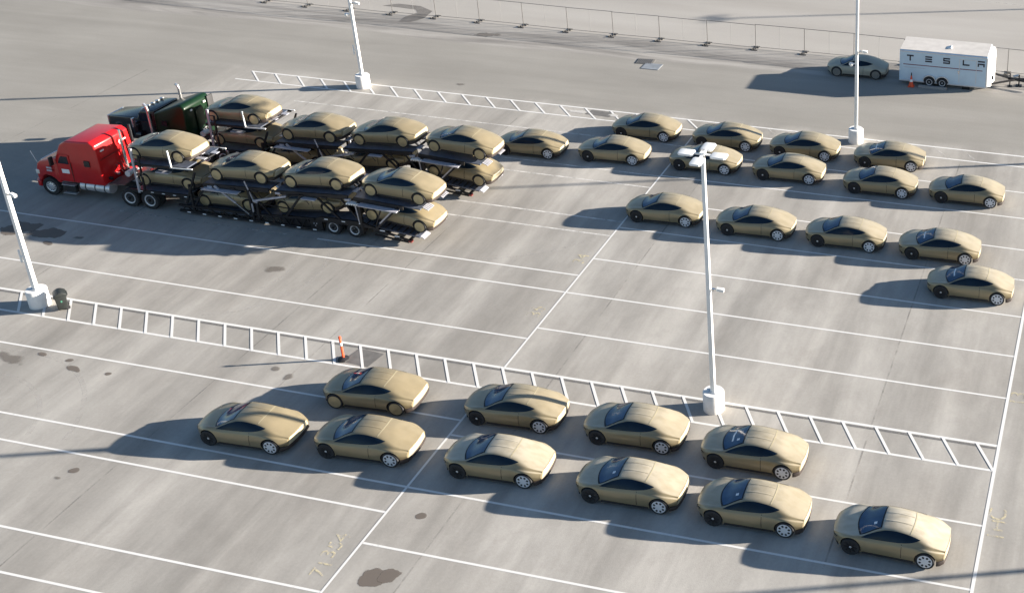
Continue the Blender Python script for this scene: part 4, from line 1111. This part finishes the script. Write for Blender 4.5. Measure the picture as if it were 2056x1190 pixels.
m = MB(); bar(m, 4.0, 4.04, .5, 2.15, -.014); bar(m, 5.12, 5.16, .5, 2.15, -.014); bar(m, 4.04, 5.12, 2.11, 2.15, -.014); m.build('door_frame', M['alu'], bt)
m = MB(); m.box(3.90, 4.06, -.06, .0, 1.26, 1.31); m.box(3.96, 4.0, -.05, .0, 1.08, 1.26); m.build('door_handle', M['chrome'], bt)
arch_ = arc(2.02, .36, .44, 0, 180, 10) + arc(2.02, .36, .36, 180, 0, 10)
for x in (2.05, 2.92):
    m = MB(); m.prism_y(arc(x, .36, .46, 10, 170, 12) + arc(x, .36, .40, 170, 10, 12), -.10, .02); m.build('mudguard', M['alu'], bt)
    m = MB(); m.prism_y(arc(x, .36, .40, -8, 188, 14), -.006, .01); m.build('wheel_arch', M['black'], bt)
    for y, sy in ((-.02, -1), (Wb + .02, 1)):
        e = link('wheel', TW['tyre'], bt, (x, y, .34)); e.scale = (.66, .6, .66)
        if sy > 0: e.rotation_euler = (0, 0, math.pi)
        link('rim', TW['deep_rim'], e)
m = MB(); m.beam((Lb + .2, .3, .45), (Lb + 1.75, Wb / 2, .5), .08, .12); m.beam((Lb + .2, Wb - .3, .45), (Lb + 1.75, Wb / 2, .5), .08, .12); m.build('drawbar', M['frame'], bt)
m = MB(); m.beam((Lb + 1.45, Wb / 2, .04), (Lb + 1.45, Wb / 2, .95), .07); m.box(Lb + 1.3, Lb + 1.6, Wb / 2 - .15, Wb / 2 + .15, .0, .04); m.build('jack', M['frame'], bt)
m = MB(); m.box(4.25, 4.75, .02, .12, .0, .40); m.build('stabiliser', M['frame'], bt)
m = MB(); m.box(Lb + .3, Lb + .42, .35, .5, .75, 1.0); m.build('plug_box', M['black'], bt)
# another drawbar coming in at the right edge
hb = thing('trailer_hitch', 'black trailer hitch with chain at the right edge beyond the white trailer', 'hitch', (17.95, 22.0, 0), (0, 0, ang))
m = MB(); m.beam((0, 0, .45), (2.4, .5, .45), .09, .12); m.beam((0, 0, .45), (2.4, -.5, .45), .09, .12); m.box(-.25, .1, -.08, .08, .42, .55); m.build('drawbar', M['frame'], hb)
m = MB(); m.beam((.5, 0, .0), (.5, 0, .8), .08); m.box(.3, .7, -.2, .2, 0, .04); m.build('jack', M['frame'], hb)
m = MB(); m.tube((.1, .0, .62), (.45, .1, .70), .10, n=10); m.build('winch', M['chrome'], hb, 40)
tag(MB((11.95, 20.12, 0)).prism_y([(0, 0), (0, .12), (.04, .15), (1.86, .15), (1.9, .12), (1.9, 0)], -.09, .09).build('wheel_stop', M['block']), 'grey concrete wheel stop on the ground beside the white trailer', 'wheel stop')
MBc = thing('traffic_cone', 'orange traffic cone standing against the rear end of the white trailer', 'cone', (11.46, 20.12, 0))
m = MB(); m.box(-.2, .2, -.2, .2, 0, .05); m.build('base', M['orange'], MBc)
m = MB(); m.lathe_z([(.16, .05), (.105, .36)], n=20); m.build('cone', M['orange'], MBc, 40)
m = MB(); m.lathe_z([(.105, .36), (.08, .52)], n=20); m.build('reflective_band', M['sticker'], MBc, 40)
m = MB(); m.lathe_z([(.08, .52), (.04, .78)], n=20); m.build('cone_top', M['orange'], MBc, 40)
m = MB(); m.lathe_z([(.04, .78), (.035, .98)], n=12); m.build('handle', M['frit'], MBc, 40)

# ------------------------------------------------------------------ delineator post, bin
dl_ = thing('delineator_post', 'orange delineator post with white bands and black base on the hatched strip', 'post', (-7.08, -15.60, 0))
m = MB(); m.lathe_z([(.26, 0), (.25, .05), (.10, .11), (.06, .13)], n=8); m.build('base', M['black'], dl_, 30)
m = MB(); m.lathe_z([(.055, .13), (.05, .72)], n=14); m.build('tube', M['orange'], dl_, 40)
m = MB(); m.lathe_z([(.052, .72), (.052, .88)], n=14); m.build('reflective_band', M['sticker'], dl_, 40)
m = MB(); m.lathe_z([(.05, .88), (.048, 1.02), (.03, 1.06)], n=14); m.build('tube', M['orange'], dl_, 40)
m = MB(); m.lathe_z([(.03, 1.06), (.06, 1.10), (.06, 1.17), (.03, 1.20)], n=12); m.build('handle', M['orange'], dl_, 40)

bn = thing('trash_bin', 'dark wheeled trash bin with domed lid beside the left lamp base', 'trash bin', (-21.95, -15.22, 0), (0, 0, R(50)))
bn.scale = (.74, .74, .84)
m = MB(); m.add([(-.26, -.28, .06), (.26, -.28, .06), (.26, .28, .06), (-.26, .28, .06), (-.32, -.36, .88), (.32, -.36, .88), (.32, .36, .88), (-.32, .36, .88)],
                [(0, 3, 2, 1), (0, 1, 5, 4), (1, 2, 6, 5), (2, 3, 7, 6), (3, 0, 4, 7), (4, 5, 6, 7)]); m.build('body', M['binm'], bn, 35, .05)
m = MB(); m.box(-.36, .36, -.40, .40, .86, .93); m.build('rim', M['binm'], bn, 35, .025)
m = MB(); dome = [(-.36, .93)] + [(-.36 + .72 * i / 8, .93 + .22 * math.sin(math.pi * (i + .6) / 9.2)) for i in range(9)] + [(.36, .93)]
m.prism_y(dome, -.38, .38); m.build('lid', M['binm'], bn, 35, .03)
m = MB(); m.tube((.38, -.28, .90), (.38, .28, .90), .03, n=8); m.build('handle', M['binm'], bn)
m = MB(); m.box(-.045, .045, -.352, -.330, .55, .66); m.build('label', M['green_logo'], bn)
for y in (-.25, .25):
    m = MB(); m.lathe_y([(.0, -.04), (.11, -.04), (.11, .04), (0, .04)], (.27, y, .11), 16); m.build('wheel', M['tyre'], bn, 40)

# ------------------------------------------------------------------ lamp posts
PH = 11.75
def lamp(label, x, y, cams, h=PH, group='white lamp posts of the lot', base=True):
    t = thing('lamp_post', label, 'lamp post', (x, y, 0), group=group)
    m = MB(); m.lathe_z([(.44, 0), (.44, .84), (.415, .88), (.0001, .885)], n=32); m.build('base', M['conc_white'], t, 40)
    m = MB(); m.box(-.17, .17, -.17, .17, .885, .915); m.build('base_plate', M['alu'], t)
    m = MB(); a = .095; c_ = .07
    m.add([(-a, -a, .9), (a, -a, .9), (a, a, .9), (-a, a, .9), (-c_, -c_, h), (c_, -c_, h), (c_, c_, h), (-c_, c_, h)],
          [(0, 3, 2, 1), (4, 5, 6, 7), (0, 1, 5, 4), (1, 2, 6, 5), (2, 3, 7, 6), (3, 0, 4, 7)]); m.build('pole', M['white'], t, 30, .015)
    m = MB(); m.box(-.10, .10, -.10, .10, h, h + .12); m.build('cap', M['white'], t)
    for k in range(4):
        a = R(90 * k); d = Vector((math.cos(a), math.sin(a), 0)); s = Vector((-d.y, d.x, 0)); zc = Vector((0, 0, h + .03))
        m = MB(); m.beam(zc + d * .09, zc + d * .36, .07, .06); m.build('arm', M['white'], t)
        m = MB(); P0 = [zc + d * q + s * w for q, w in ((.34, -.17), (.40, -.23), (.88, -.23), (.95, -.17), (.95, .17), (.88, .23), (.40, .23), (.34, .17))]
        n = len(P0); vs = [p + Vector((0, 0, -.045)) for p in P0] + [p + Vector((0, 0, .035)) for p in P0]
        m.add(vs, [(i, (i + 1) % n, n + (i + 1) % n, n + i) for i in range(n)] + [tuple(range(n - 1, -1, -1)), tuple(range(n, 2 * n))])
        hd = m.build('lamp_head', M['white'], t, 35, .012)
        m = MB(); m.beam(zc + d * .45 + Vector((0, 0, -.05)), zc + d * .85 + Vector((0, 0, -.05)), .34, .015); m.build('lens', M['lens'], hd)
    for kind, z, d in cams:
        d = Vector((*d, 0)).normalized(); s = Vector((-d.y, d.x, 0)); c0 = Vector((0, 0, z))
        if kind == 'bullet':
            m = MB(); m.beam(c0 + d * .08, c0 + d * .30, .06); m.tube(c0 + d * .18 + Vector((0, 0, -.05)), c0 + d * .18 + Vector((0, 0, .05)), .07, n=12); e = m.build('camera', M['chrome'], t, 40)
            m = MB(); m.beam(c0 + d * .30 + Vector((0, 0, .03)), c0 + d * .62 + Vector((0, 0, -.02)), .15, .15); m.build('camera_housing', M['white'], e, 40, .03)
        elif kind == 'dome':
            m = MB(); m.beam(c0 + d * .08, c0 + d * .30, .06); m.lathe_z([(.03, .06), (.13, .04), (.14, -.06), (.10, -.07)], c0 + d * .32, 18); e = m.build('camera', M['white'], t, 40)
            m = MB(); m.lathe_z([(.105, -.07), (.09, -.13), (.05, -.17), (.01, -.185)], c0 + d * .32, 18); m.build('camera_dome', M['sticker'], e, 40)
        else:
            m = MB(); m.tube(c0 + d * .28 + Vector((0, 0, -.32)), c0 + d * .28 + Vector((0, 0, .32)), .045, n=12); m.beam(c0 + d * .08, c0 + d * .27, .05); m.build('antenna', M['white'], t, 40)
    return t
lamp('white lamp post leaning into view at the left edge, beside the dark trash bin', -23.22, -15.22, [('bullet', 5.9, (1, -.2)), ('tube', 2.6, (-1, -.1))])
lamp('white lamp post at the top of the picture behind the two loaded trucks', -23.50, 11.02, [('dome', 5.1, (-1, -.3)), ('bullet', 5.85, (1, .1)), ('tube', 2.6, (-1, -.1))])
lamp('white lamp post with four lamp heads visible at its top, amid the parked coupes', 9.74, -14.95, [('bullet', 5.8, (1, .15))])
lamp('white lamp post crossing the box trailer view, base behind the farthest row of coupes', 9.77, 11.02, [('bullet', 5.85, (1, .2)), ('dome', 5.1, (-1, -.3))])
# unseen posts outside the frame, added to cast thin shadows across the lot
for x, y, h, w in ((43.0, -13.7, 11.75, 'passes the bottom right coupe'), (34.0, 15.6, 11.75, 'ends behind the farther carrier trailer'), (44.0, 46.9, 12.5, 'runs beyond the fence')):
    lamp('unseen white lamp post added off-frame right, whose thin shadow ' + w, x, y, [], h)

# ------------------------------------------------------------------ temporary chain-link fence
YF = 23.95; PX0, PW = -29.49, 3.612
post_m = MB(); post_m.tube((0, 0, .04), (0, 0, 1.86), .024, n=8); post_m = post_m.mesh('post', M['fence'], 40)
foot_m = MB(); foot_m.box(-.05, .05, -.42, .42, 0, .045); foot_m.box(-.26, -.17, -.42, -.30, 0, .09); foot_m.box(-.26, .22, -.42, -.34, 0, .05); foot_m.box(-.26, .22, .30, .38, 0, .05); foot_m = foot_m.mesh('foot', M['foot'])
bag_m = MB(); bag_m.box(-.20, -.06, -.24, -.04, 0, .08); bag_m.box(.08, .20, .04, .24, 0, .08); bag_m = bag_m.mesh('weight_block', M['foot'], 40, .03)
rail_m = MB(); rail_m.tube((0, 0, 1.84), (PW, 0, 1.84), .018, n=6); rail_m = rail_m.mesh('top_rail', M['fence'])
low_m = MB(); low_m.tube((0, 0, .13), (PW, 0, .13), .016, n=6); low_m = low_m.mesh('bottom_rail', M['fence'])
mid_m = MB(); mid_m.tube((PW / 2, 0, .13), (PW / 2, 0, 1.84), .011, n=6); mid_m = mid_m.mesh('mid_rod', M['wire'])
wm = MB(); q = .14; nn_ = int((PW + 1.7) / q)
for sgn in (1, -1):
    for i in range(nn_):
        x0 = -1.7 + i * q; a0 = max(0, x0); a1 = min(PW, x0 + 1.7)
        if a1 - a0 < .05: continue
        za, zb = (.13 + (a0 - x0), .13 + (a1 - x0)) if sgn > 0 else (1.83 - (a0 - x0), 1.83 - (a1 - x0))
        wm.tube((a0, 0, za), (a1, 0, zb), .0014, n=3)
wire_m = wm.mesh('wire_mesh', M['wire'])
fence = thing('chain_link_fence', 'long see-through chain-link fence on weighted feet along the far edge of the lot', 'fence', (PX0, YF, 0))
for k in range(-8, 18):
    x, y, a = PW * k, .10 * math.sin(k * .9), .02 * math.sin(k * 1.7)
    for nm, me in (('post', post_m), ('foot', foot_m), ('weight_block', bag_m), ('top_rail', rail_m), ('bottom_rail', low_m), ('mid_rod', mid_m)):
        o = link(nm, me, fence, (x, y, 0)); o.rotation_euler = (0, 0, a)
wm_all = MB()
for k in range(-8, 18): wm_all.add([v + Vector((PW * k, .10 * math.sin(k * .9), 0)) for v in wm.v], wm.f)
struct(wm_all.build('wire_mesh', M['wire'], fence, fixn=False), 'stuff')
# ------------------------------------------------------------------ drain covers and steel plates
dr = thing('drain_grate', 'dark square drain grate flush in the asphalt before the fence', 'drain', (-7.3, 19.75, 0), (0, 0, .1))
m = MB(); m.box(-.62, .62, -.45, .45, .004, .02); m.build('frame', M['patch'], dr)
for i in range(9):
    m = MB(); m.box(-.56 + .125 * i, -.56 + .125 * i + .06, -.40, .40, .02, .035); m.build('bar', M['fence'], dr)
tag(MB((-6.5, 19.0, 0)).box(-.62, .62, -.5, .5, .004, .03).build('steel_plate', M['bluesteel']), 'pale blue-grey steel plate lying on the asphalt beside the dark drain grate', 'plate')
